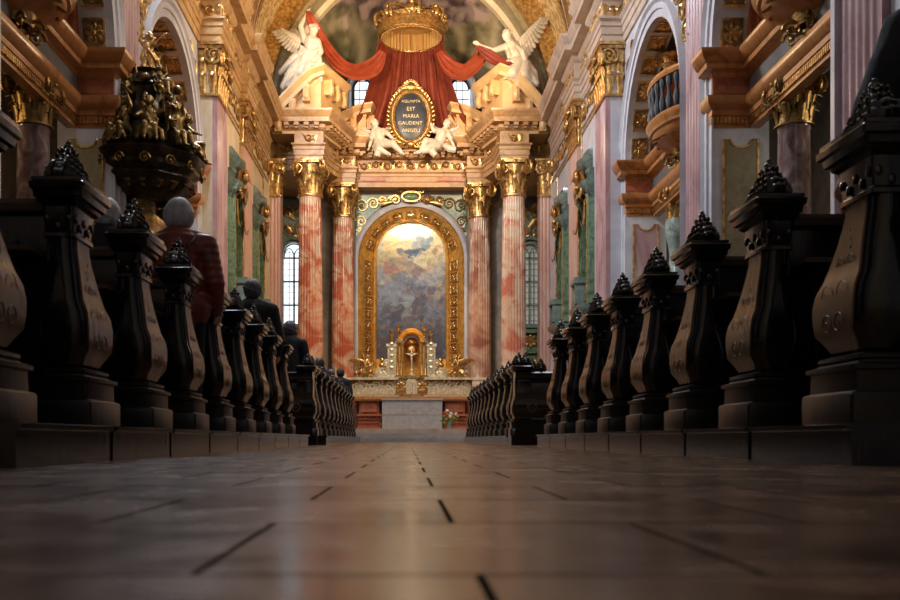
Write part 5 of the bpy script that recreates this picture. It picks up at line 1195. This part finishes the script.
def add_crest(m, x, y, L, W, H=.18, z=1.155):
    """pierced pyramid of leaves and knobs"""
    m.box(x - W * .5, x + W * .5, y - L * .5, y + L * .5, z - .012, z + .022)
    for k, (zz_, l, w_, r) in enumerate(((.035, .46, .42, .034), (.068, .36, .34, .034), (.1, .22, .24, .032), (.13, .12, .12, .026))):
        for i in range(5 - k):
            q = (i / max(1, 4 - k) - .5) * 2; yy = y + q * L * l; c = V((x, yy, z + zz_)); m.ball(c, (r * 1.15, r * 1.2, r), 7, 5)
            for sx in (-1, 1): m.ball(c + V((sx * W * w_, 0, -.004)), r * .85, 6, 4); m.cap(c, r * .5, c + V((sx * W * w_ * 1.25, 0, .018)), r * .3, 5)
    for k, (zz_, rr_) in enumerate(((.03, 1.), (.062, .8), (.095, .58), (.125, .4))):
        for i in range(9):
            a = 2 * pi * (i + .5 * (k % 2)) / 9; p = V((x + W * .5 * rr_ * cos(a), y + L * .5 * rr_ * sin(a), z + zz_)); m.cap(p, .012, p + V((.016 * cos(a), .022 * sin(a), .022)), .006, 5)
    m.cap((x, y, z + .02), .03, (x, y, z + .13), .02, 7); m.ball((x, y, z + .165), .022, 8, 6); m.ball((x, y, z + .187), .012, 6, 5)
def make_pew(s, L=3.5, ext=.02):
    """s=+1: runs to +x from the aisle, s=-1: to -x. Origin on the aisle line at the back face of the bench end"""
    t = thing('pew', 'x', 'pew', (0, 0, 0)); X = lambda v: s * v
    def loft(m, S, r=.02, dx=0): m.loft([rrect(*sorted((X(a), X(b))), c, d, z, r) for z, a, b, c, d in S]); return m
    loft(MB(), BE, .012).obj('plinth', 'wood_base', t, ang=30)
    be = loft(MB(), SC, .055).obj('bench_end', 'wood', t, ang=50)
    # veneered aisle face follows the same curve
    m = MB(); rs = []
    for z, a, b, c, d in SC: rs.append([(X(a - .006), c + .05, z), (X(a + .012), c + .05, z), (X(a + .012), d - .03, z), (X(a - .006), d - .03, z)])
    m.loft(rs); m.obj('veneered_face', 'wood_panel', be, ang=50)
    m = MB()                                                             # marquetry scrollwork on the face
    for (zc, r, f) in ((.50, .04, 1), (.50, .04, -1), (.60, .05, 1), (.60, .05, -1), (.71, .032, 1), (.71, .032, -1)):
        k = min(range(len(SC)), key=lambda i: abs(SC[i][0] - zc)); a, c, d = SC[k][1], SC[k][3], SC[k][4]; yc = (c + d) / 2
        spiral(m, (X(a - .0075), yc + f * r * 1.1, zc), (0, f, 0), (0, 0, 1), r, 1.4, .0016, 1, 18, nn=4)
    for zc in (.77, .80, .83): m.ball((X(.061), .145, zc), (.0025, .006, .009), 6, 4)
    m.obj('inlay', 'inlay', be)
    loft(MB(), CO, .012).obj('cornice', 'wood', t, ang=30)
    m = MB()
    for i in range(5): m.ball((X(.07), .03 + i * .05, 1.0 - .03 * (i % 2)), (.007, .014, .02), 7, 5)
    for i in range(3): m.ball((X(.095 + i * .045), .006, 1.0 - .03 * (i % 2)), (.014, .007, .02), 7, 5)
    m.obj('carved_neck', 'wood', t)
    m = MB(); add_crest(m, X(.135), .12, .23, .095); m.obj('finial', 'wood', t)
    m = MB(); m.box(*sorted((X(.2), X(L))), .05, .085, .143, 1.03)
    for k in range(4): m.box(*sorted((X(.32 + k * .8), X(1.02 + k * .8))), .035, .052, .3, .92)
    m.obj('backrest', 'wood', t, smooth=False)
    m = MB(); m.loft([[(X(x), y, z) for y, z in ((-.005, 1.03), (-.01, 1.06), (0, 1.08), (.11, 1.08), (.12, 1.06), (.11, 1.03))] for x in (.2, L)]); m.obj('top_rail', 'wood_rail', t, ang=30)
    m = MB(); m.box(*sorted((X(.2), X(L))), -.13, .05, .845, .865); m.obj('book_ledge', 'wood_rail', t, smooth=False)
    m = MB(); m.box(*sorted((X(.2), X(L))), .09, .47, .55, .585); m.box(*sorted((X(.2), X(L))), .40, .43, .16, .55); m.obj('seat', 'wood_rail', t, smooth=False)
    m = MB(); m.box(*sorted((X(L - .06), X(L))), .05, .42, .143, 1.0); m.obj('wall_end', 'wood', t, smooth=False)
    m = MB(); m.box(*sorted((X(.26), X(L))), .0, .952, 0, .143)
    m.loft([[(X(-ext), y, 0), (X(-ext), y, .118), (X(-ext - .018), y, .124), (X(-ext - .018), y, .139), (X(-ext - .01), y, .143), (X(.26), y, .143), (X(.26), y, 0)] for y in (.0, .952)]); m.obj('platform', 'wood', t, ang=30)
    return t
ordn = ['first', 'second', 'third', 'fourth', 'fifth', 'sixth', 'seventh', 'eighth', 'ninth', 'tenth', 'eleventh', 'twelfth']
AL, AR = -1.3, 1.5
pR, pL = make_pew(1, 3.5, .0), make_pew(-1, 3.45, .09)
for s, proto, X0, y0, n, nm in ((1, pR, AR, 3.28, 8, 'right'), (-1, pL, AL, 3.007, 9, 'left')):
    g = f'pews of the front block on the {nm} of the aisle'
    for k in range(n):
        lab = f'dark carved pew with crested curved end, {ordn[k]} from the camera in the near {nm} block'
        if k == 0: o = proto; o.location = (X0, y0, 0); o['label'] = lab
        else: o = dup(proto, (X0, y0 + .992 * k, 0), lab)
        o['group'] = g
    for k in range(11):
        o = dup(proto, (X0, 14.55 + .992 * k, 0), f'dark carved pew with crested curved end, {ordn[k]} row of the far {nm} block'); o['group'] = f'pews of the far block on the {nm} of the aisle'
    # bombe desk front closing the far block toward the camera
    t = thing('kneeling_desk', f'glossy bowed black wooden desk front closing the far {nm} pew block', 'desk', (X0, 14.0, 0)); m = MB()
    pf = [(.0, .143), (.0, .25), (.02, .255), (.02, .33), (.0, .335), (.0, .35), (.05, .37), (.055, .40), (.02, .46), (-.01, .53), (-.015, .58), (.0, .66), (.04, .76), (.07, .86), (.075, .9), (.04, .94), (.0, .97), (-.02, 1.0), (-.02, 1.04), (.0, 1.06), (.3, 1.06), (.3, .143)]
    if s > 0: m.loft([[(x, y + .0, z) for y, z in pf] for x in (.06, 3.5)])
    else: m.loft([[(-x, y + .0, z) for y, z in pf] for x in (.06, 3.45)])
    m.obj('panel', 'wood', t, ang=35)
    m = MB(); m.loft([rrect(*sorted((s * a, s * b)), c, d, z, .02) for z, a, b, c, d in [(z, a, .3, c + .03, .40) for z, a, b, c, d in BE + SC + CO]]); m.obj('corner_pier', 'wood', t, ang=40)
    m = MB(); m.box(*sorted((s * .0, s * 3.45)), -.03, .5, 0, .143); m.obj('platform', 'wood', t, smooth=False)
    m = MB()
    for f in (1, -1): spiral(m, (s * .30 + f * .0, -.036, .53), (f, 0, 0), (0, 0, 1), .07, 1.5, .005, 1, 16); spiral(m, (s * .30 + f * .03, -.032, .62), (f, 0, 0), (0, 0, 1), .04, 1.5, .004, 1, 14)
    m.obj('inlay', 'inlay', t)
    m = MB()
    xs = (.12, .22, .32, .44) if s > 0 else (.14,)
    for j, x in enumerate(xs): add_crest(m, s * x, .1, .16, .12, z=1.155 if x < .3 else 1.07)
    m.obj('cresting', 'wood', t)
# ================================================================== people
def person(label, x, y, H, hair, coat, pose='stand', rz=0, quilt=False, zf=.143, sw=1., bag=False, coll=True, hairstyle=0, lean=0.):
    """faces +y, origin between the feet"""
    t = thing('person', label, 'person', (x, y, zf), rz); sit = pose == 'sit'
    drop = .44 - .52 * H if sit else 0.                                   # hips come down to the seat
    z = lambda f: f * H + drop; w = H * sw
    hipz = z(.52); sh = z(.815); hc = V((0, .02, z(.932))); r = .062 * H
    m = MB(); m.ball(hc, (r * .82, r * 1.0, r * 1.12), 16, 12); m.ball(hc + V((0, r * .35, -r * .5)), (r * .6, r * .62, r * .62), 12, 8)
    m.cap(hc + V((0, r * .98, r * .05)), r * .12, hc + V((0, r * 1.18, -r * .2)), r * .15, 6)
    for q in (-1, 1):
        m.ball(hc + V((q * r * .86, 0, -r * .1)), (r * .12, r * .24, r * .3), 8, 6); m.ball(hc + V((q * r * .32, r * .84, r * .08)), r * .12, 6, 5)
    m.ball(hc + V((0, r * .86, -r * .52)), (r * .26, r * .1, r * .08), 8, 5); m.cap(hc + V((0, -.01, -r * .6)), .034 * H, (0, -.005, sh + .02 * H), .038 * H)
    m.cap((0, 0, sh - .03 * H), .075 * w, (0, 0, z(.66)), .078 * w); m.cap((-.085 * w, 0, sh - .02 * H), .035 * w, (.085 * w, 0, sh - .02 * H), .035 * w); m.cap((-.04 * w, 0, hipz + .04 * H), .075 * w, (.04 * w, 0, hipz + .04 * H), .075 * w); m.cap((0, 0, z(.66)), .075 * w, (0, 0, hipz), .078 * w)
    arms = []; legs = []
    for q in (-1, 1):
        e = V((q * .148 * w, -.01, z(.635))); h = V((q * .12 * w, .13 * H, z(.55))) if pose != 'stand' else V((q * .135 * w, .10 * H, z(.52)))
        S_ = V((q * .112 * w, 0, sh - .015 * H)); arms.append((S_, e, h)); m.cap(S_, .03 * w, e, .024 * w); m.cap(e, .024 * w, h, .016 * w)
        d = (h - e).normalized(); hand(m, h, d, .095 * H, n=(-q, 0, 0))
        if sit: hp, kn, an = V((q * .05 * w, .02, hipz)), V((q * .06 * w, .25 * H, hipz + .01)), V((q * .06 * w, .25 * H, .05 * H))
        else: hp, kn, an = V((q * .05 * w, 0, hipz)), V((q * .052 * w, .01, .28 * H)), V((q * .055 * w, -.01, .05 * H))
        legs.append((hp, kn, an)); m.cap(hp, .052 * w, kn, .034 * w); m.cap(kn, .034 * w, an, .022 * w); m.cap(an, .022 * w, an + V((0, .08 * H, -.03 * H)), .018 * w)
    remesh(m, 'body', 'skin', t, .011, 1)
    m = MB(); th = .018
    m.cap((0, -.005, sh - .025 * H), .085 * w + th * .6, (0, 0, z(.64)), .088 * w + th); m.cap((-.09 * w, -.005, sh - .03 * H), .042 * w + th * .7, (.09 * w, -.005, sh - .03 * H), .042 * w + th * .7); m.cap((0, 0, z(.66)), .09 * w + th, (0, 0, hipz + (.0 if sit else -.02 * H)), .095 * w + th)
    m.cap((-.045 * w, 0, hipz + .01), .075 * w + th, (.045 * w, 0, hipz + .01), .075 * w + th)
    m.cap((-.02 * w, -.01, sh + .005 * H), .045 * H, (.02 * w, -.01, sh + .005 * H), .045 * H)
    if coll: m.cap((0, -.012, sh + .02 * H), .044 * H, (0, -.012, sh + .042 * H), .041 * H)
    for S_, e, h in arms: m.cap(S_, .038 * w + th * .6, e, .032 * w + th * .6); m.cap(e, .032 * w + th * .6, e + (h - e) * .88, .024 * w + th * .4)
    for q in (-1, 1): m.cap((q * .1 * w, 0, sh - .02 * H), .05 * w, (q * .02 * w, 0, sh + .03 * H), .034 * w)
    c = remesh(m, 'coat', coat, t, .013, 3)
    if quilt:
        me = c.data
        for v, n_ in zip(me.vertices, [n.vector.copy() for n in me.vertex_normals]): 
            k = abs(sin(v.co.z * pi / .052)); v.co += n_ * (.009 * k ** .55 - .004)
    else:
        me = c.data
        for v, n_ in zip(me.vertices, [n.vector.copy() for n in me.vertex_normals]): v.co += n_ * .006 * noise.noise(v.co * 9 + V((x, y, 0)))
    m = MB()
    for hp, kn, an in legs: m.cap(hp, .06 * w + .008, kn, .044 * w + .006); m.cap(kn, .044 * w + .006, an, .034 * w + .004)
    remesh(m, 'trousers', 'trouser', t, .013, 1)
    for hp, kn, an in legs: 
        m = MB(); m.cap(an + V((0, -.01, -.022 * H)), .03, an + V((0, .1 * H, -.032 * H)), .024); m.ball(an + V((0, .03 * H, -.035 * H)), (.04, .11, .022)); m.obj('shoe', 'hair_dark', t)
    m = MB(); m.ball(hc + V((0, -r * .16, r * .14)), (r * .98, r * 1.04, r * 1.04), 20, 14); m.ball(hc + V((0, -r * .34, -r * .3)), (r * .88, r * .78, r * .72), 16, 10)
    if hairstyle == 1: m.ball(hc + V((0, -r * .25, -r * .15)), (r * 1.1, r * 1.0, r * 1.05), 20, 12)
    for i in range(90):
        a = i * 2.4; b = -.7 + 2.0 * ((i * .618) % 1); d = V((cos(a) * cos(b), sin(a) * cos(b), sin(b)))
        if d.y > .35 and d.z < .6: continue
        m.ball(hc + V((0, -r * .15, r * .10)) + V((d.x * r * .93, d.y * r * .98, d.z * r * .98)), r * .16, 6, 5)
    remesh(m, 'hair', hair, t, .008, 1)
    if bag:
        m = MB(); m.tube([(-.11 * w, -.085 * w - .03, z(.60)), (-.02 * w, -.1 * w - .028, z(.70)), (.05 * w, -.09 * w - .024, z(.77)), (.075 * w, -.03 * w - .02, z(.82) + .012), (.075 * w, .04, z(.815) + .01)], .012, 6, flat=.5); m.obj('shoulder_strap', 'strap', t)
    return t
def px(xp, Y): return (xp - VX) * Y / F
person('grey haired person in a red quilted jacket with a diagonal bag strap', px(179, 6.68), 6.68, 1.60, 'hair_grey', 'coat_red', quilt=True, sw=1.06, bag=True, hairstyle=1)
person('grey haired person in a dark coat, half hidden by pew ends at left', px(106, 6.68), 6.68, 1.60, 'hair_grey', 'coat_dark', sw=1.15)
person('person with dark grey hair in a broad black coat, left pews', px(252.5, 10.63), 10.63, 1.69, 'hair_mid', 'coat_dark', sw=1.1)
person('dark haired person in black standing behind the far left desk front', px(290, 15.25), 15.25, 1.80, 'hair_mid', 'coat_dark', sw=1.0)
person('person with dark rounded hair in the far left block, nearest of the three', px(319.5, 19.22), 19.22, 1.55, 'hair_dark', 'coat_dark', hairstyle=1)
person('person with greyish hair in the far left block, middle of the three', px(331, 22.19), 22.19, 1.54, 'hair_mid', 'coat_dark')
person('person with short black hair in the far left block, farthest of the three', px(340.5, 24.18), 24.18, 1.70, 'hair_dark', 'coat_dark')
pr_ = person('large blurred standing person in a black coat at the right edge', 2.02, 3.98, 2.0, 'hair_dark', 'coat_dark', sw=1.12); pr_.rotation_euler = (0, .17, 0)
# ================================================================== pulpit
px_, py_ = -4.78, 17.9
t = thing('pulpit', 'dark carved pulpit canopy with gilded figures on the left pier', 'pulpit', (px_, py_, 3.2))
m = MB(); m.lathe([(.1, 4.42), (.5, 4.45), (.85, 4.62), (.95, 4.8), (.92, 4.86), (1.02, 4.95), (1.02, 5.02), (1.1, 5.1), (1.14, 5.2), (1.05, 5.24), (1.0, 5.3), (1.04, 5.36), (.7, 5.42), (.1, 5.44)], (px_, py_, 0), 48, sx=.92, flute=8, fd=.05); m.obj('canopy_bowl', 'bronze', t, w=True, ang=30)
m = MB()
for i in range(18):
    a = 2 * pi * i / 18; o_ = V((cos(a), sin(a), 0)); leaf(m, V((px_, py_, 4.5)) + o_ * .2, o_ * .62 + V((0, 0, .25)), (0, 0, -1), V((-sin(a), cos(a), 0)), .09, .1)
for i in range(14):
    a = 2 * pi * i / 14; spiral(m, (px_ + 1.0 * cos(a), py_ + 1.08 * sin(a), 4.98), (-sin(a), cos(a), 0), (0, 0, 1), .09, 1.5, .025, 1, 12, nn=4)
m.obj('shell_underside', 'gold_dark', t, w=True)
m = MB(); m.lathe([(.7, 5.4), (.55, 5.55), (.5, 5.8), (.56, 5.9), (.5, 6.0), (.42, 6.2), (.46, 6.45), (.52, 6.5), (.44, 6.58), (.36, 6.62), (.34, 6.75), (.4, 6.8), (.1, 6.84)], (px_, py_, 0), 32, flute=8, fd=.03); m.obj('drum', 'bronze', t, w=True, ang=30)
m = MB()
for i in range(8):
    a = 2 * pi * i / 8 + .2; c = V((px_ + .5 * cos(a), py_ + .5 * sin(a), 6.1)); spiral(m, c, (cos(a), sin(a), 0), (0, 0, 1), .17, 1.5, .05); leaf(m, c + V((0, 0, -.5)), (.05 * cos(a), .05 * sin(a), .45), (cos(a), sin(a), 0), (-sin(a), cos(a), 0), .1, .12); m.ball(c + V((.04 * cos(a), .04 * sin(a), .45)), .09)
m.obj('drum_scrolls', 'bronze_gold', t, w=True)
m = MB(); m.lathe([(.05, 3.3), (.15, 3.35), (.36, 3.7), (.4, 4.1), (.34, 4.2), (.3, 4.45)], (px_ - .12, py_, 0), 24, flute=6, fd=.05)
for i in range(46):
    a = i * 2.4; zq = 3.35 + .95 * ((i * .618) % 1); rr_ = .32 + .16 * (zq - 3.5); leaf(m, (px_ - .12 + rr_ * cos(a), py_ + rr_ * sin(a), zq), (.1 * cos(a), .1 * sin(a), .3), (cos(a), sin(a), 0), (-sin(a), cos(a), 0), .1, .14)
m.obj('gilded_corbel', 'gold', t, w=True)
def putto(label, c, sc, face, seed, m_, arm=(0, 0, 1), name='figure_statue', parent=None):
    rnd = random.Random(seed); c = V(c); f = V((cos(face), sin(face), 0)); sd = V((-sin(face), cos(face), 0)); up = V((0, 0, 1)); A = lambda a, b, z: c + (f * a + sd * b + up * z) * sc
    t2 = thing(name, label, 'statue', c); m = MB()
    head(m, A(.02, 0, .92), .12 * sc, f + V((0, 0, -.2)), seed=seed); m.cap(A(0, 0, .8), .06 * sc, A(0, 0, .7), .1 * sc); m.cap(A(0, 0, .66), .15 * sc, A(-.02, 0, .35), .15 * sc); m.cap(A(-.02, .06, .25), .17 * sc, A(-.02, -.06, .25), .17 * sc)
    for q in (-1, 1):
        kn = A(.36, q * .12 + rnd.uniform(-.05, .05), .26 + rnd.uniform(-.05, .08)); m.cap(A(.02, q * .1, .25), .11 * sc, kn, .085 * sc); an = A(.38 + rnd.uniform(-.1, .1), q * .14, -.08); m.cap(kn, .08 * sc, an, .045 * sc); m.cap(an, .04 * sc, an + (f * .12 - up * .03) * sc, .03 * sc)
        sh_ = A(0, q * .17, .66); tgt = A(.25, q * .3, .5) if q < 0 else c + (f * arm[0] + sd * arm[1] + up * arm[2]) * sc * .35 + (sd * .25 + up * .7) * sc
        el = (sh_ + tgt) / 2 + (up * -.06 + sd * q * .08) * sc; m.cap(sh_, .065 * sc, el, .05 * sc); m.cap(el, .05 * sc, tgt, .032 * sc); hand(m, tgt, tgt - el, .13 * sc)
    folds(m, A(.1, 0, .35), A(.34, 0, -.05), 5, .05 * sc, .06 * sc, tuple(sd * .45 * sc), seed); folds(m, A(-.02, 0, .68), A(.1, 0, .3), 4, .04 * sc, .05 * sc, tuple(sd * .22 * sc), seed + 1)
    remesh(m, 'figure', m_, t2, .02 * sc, 1, w=True)
    return t2
spots = [(-1.9, 'left foreground rim', 'bronze_gold'), (-1.25, 'centre of the front rim', 'bronze_gold'), (-.55, 'right end of the rim', 'bronze_gold'), (-2.6, 'far left of the rim', 'bronze_gold'), (.3, 'far right rim, turned to the altar', 'bronze_gold')]
for i, (a, wh, mm_) in enumerate(spots):
    f2 = putto(f'dark gilded figure seated on the pulpit canopy, {wh}', (px_ + .72 * cos(a), py_ + .8 * sin(a), 5.36), .74, a, 60 + i, mm_, arm=(.5, .2, .6) if i % 2 else (.2, -.2, .9), name='seated_figure')
f2 = putto('dark statue group member below the golden saint on the pulpit, left', (px_ - .2, py_ - .45, 6.25), .5, -1.9, 70, 'bronze_gold', name='seated_figure')
f2 = putto('dark statue group member below the golden saint on the pulpit, right', (px_ + .32, py_ - .4, 6.3), .5, -.9, 71, 'bronze_gold', name='seated_figure')
g = Q(17.8); t = thing('saint_statue', 'gilded standing saint with one arm raised on top of the pulpit', 'statue', g(150, 88)); m = MB()
head(m, g(150, 38), .09, (.5, -.8, 0), seed=77); m.cap(g(149, 41), .04, g(148, 44), .065); m.cap(g(148, 46), .10, g(148, 56), .09); m.cap(g(148, 57), .11, g(149.5, 80), .13)
m.cap(g(144.5, 45), .055, g(140.5, 40), .045); m.cap(g(140.5, 40), .042, g(143, 31), .03); hand(m, g(143, 31), (.2, 0, 1), .13); m.cap(g(152, 45), .055, g(157, 44, -.1), .045); m.cap(g(157, 44, -.1), .042, g(162, 37, -.2), .028); hand(m, g(162, 37, -.2), (.6, -.2, .6), .13)
folds(m, g(148, 54, -.06), g(149, 84, -.1), 6, .022, .035, (.24, 0, 0), 78); folds(m, g(145, 48, -.05), g(152, 66, -.1), 3, .025, .03, (.12, 0, .15), 79); m.tube([g(152, 52, -.05), g(157, 60, 0), g(156, 74, .05), g(159, 84, .05)], [.03, .06, .05, .02], 6); m.cap(g(146, 85, -.05), .045, g(145, 87, -.15), .035); m.cap(g(152, 85, -.05), .045, g(153, 87, -.15), .035)
remesh(m, 'figure', 'gold', t, .014, 1, w=True)
# ================================================================== camera and light
cam = bpy.data.cameras.new('camera'); co = bpy.data.objects.new('camera', cam); COL.objects.link(co); bpy.context.scene.camera = co
cam.lens = 35.; cam.sensor_width = 36.
k35 = 900 * 35 / 36.; K = F / k35
cam.lens = 36 * F / 900.
co.location = (0, 0, HC); co.rotation_euler = (pi / 2, 0, 0)
cam.shift_x = (450 - VX) / 900.; cam.shift_y = (VY - 300) / 900.
cam.dof.use_dof = True; cam.dof.focus_distance = 34; cam.dof.aperture_fstop = 6.5; cam.clip_start = .02
def light(kind, name, loc, energy, col, target=None, size=.5, size_y=None, spot=60, blend=.6):
    l = bpy.data.lights.new(name, kind); l.energy = energy; l.color = col; o = bpy.data.objects.new(name, l); COL.objects.link(o); o.location = loc
    if kind == 'AREA': l.shape = 'RECTANGLE'; l.size = size; l.size_y = size_y or size
    elif kind == 'SPOT': l.spot_size = radians(spot); l.spot_blend = blend; l.shadow_soft_size = size
    else: l.shadow_soft_size = size
    if target is not None: o.rotation_euler = (V(target) - V(loc)).to_track_quat('-Z', 'Y').to_euler()
    return o
WARM = (1, .70, .40); NEUT = (1, .86, .68); COOL = (.72, .84, 1)
E = 1.
# spotlights on the cornices, aimed at the altar
light('SPOT', 'cornice_spot', (-3.9, 23.5, 12.2), 3600, NEUT, (1.4, 38, 9.), .15, spot=48)
light('SPOT', 'cornice_spot', (4.1, 23.5, 12.2), 2300, NEUT, (-1.6, 38, 8.), .15, spot=50)
light('SPOT', 'altar_spot', (0, 28.5, 11.8), 3000, WARM, (AC, 35.5, 3.2), .2, spot=52)
light('SPOT', 'painting_spot', (AC, 37.9, 9.2), 330, NEUT, (AC, 39.2, 7.6), .1, spot=95)
light('SPOT', 'vault_spot', (-3.0, 28, 11.9), 4600, WARM, (1.5, 37, 15.5), .2, spot=80)
light('SPOT', 'vault_spot', (3.2, 28, 11.9), 4600, WARM, (-1.5, 37, 15.), .2, spot=80)
light('POINT', 'choir_fill', (AC, 26, 9.0), 450, WARM, size=.4)  # added warm fill for the choir, no hanging fixture here
light('SPOT', 'wall_spot', (4.6, 22, 11.7), 3800, WARM, (-5, 27, 9.0), .2, spot=70)
light('POINT', 'nave_fill', (AX, 17.5, 10.5), 420, WARM, size=.4)  # added to warm the faces turned toward the camera; no fixture modelled
light('POINT', 'tabernacle_lamp', (AC, 34.6, 3.9), 12, WARM, size=.1)
light('SPOT', 'pulpit_spot', (3.6, 14.5, 9.5), 700, WARM, (-4.5, 19.5, 7.5), .15, spot=40)
# daylight from the high lunette windows (cool) and from the west window behind the camera
light('AREA', 'lunette_daylight', (-4.6, 31.6, 13.3), 160, COOL, (2.5, 33, 8), 1.8, 2.2)
light('AREA', 'lunette_daylight', (-4.2, 21, 14.2), 2500, COOL, (5.2, 21, 6), 2., 2.4)
light('AREA', 'lunette_daylight', (4.3, 16, 14.2), 400, COOL, (-4, 14, 3), 2., 2.4)
light('AREA', 'lunette_daylight', (-4.2, 12, 14.2), 500, COOL, (4.5, 12, 4), 2., 2.4)
light('AREA', 'west_window', (0, -5.5, 9), 75, COOL, (0, 12, 2), 3., 4.)
for c in BAYS:
    light('POINT', 'chapel_lamp', (7.8, c + .4, 5.5), 60, NEUT, size=.3); light('POINT', 'chapel_lamp', (-7.6, c + .4, 5.5), 45, WARM, size=.3)
w = bpy.data.worlds.new('world'); bpy.context.scene.world = w; w.use_nodes = True
w.node_tree.nodes['Background'].inputs[0].default_value = (.5, .6, .8, 1); w.node_tree.nodes['Background'].inputs[1].default_value = .3
sc = bpy.context.scene
sc.view_settings.view_transform = 'Standard'; sc.view_settings.look = 'None'; sc.view_settings.gamma = 1; sc.view_settings.exposure = -.65; sc.view_settings.use_curve_mapping = False
sc.cycles.use_denoising = True; sc.cycles.max_bounces = 6; sc.cycles.diffuse_bounces = 3; sc.cycles.glossy_bounces = 3; sc.cycles.sample_clamp_indirect = 4
sc.cycles.use_light_tree = True
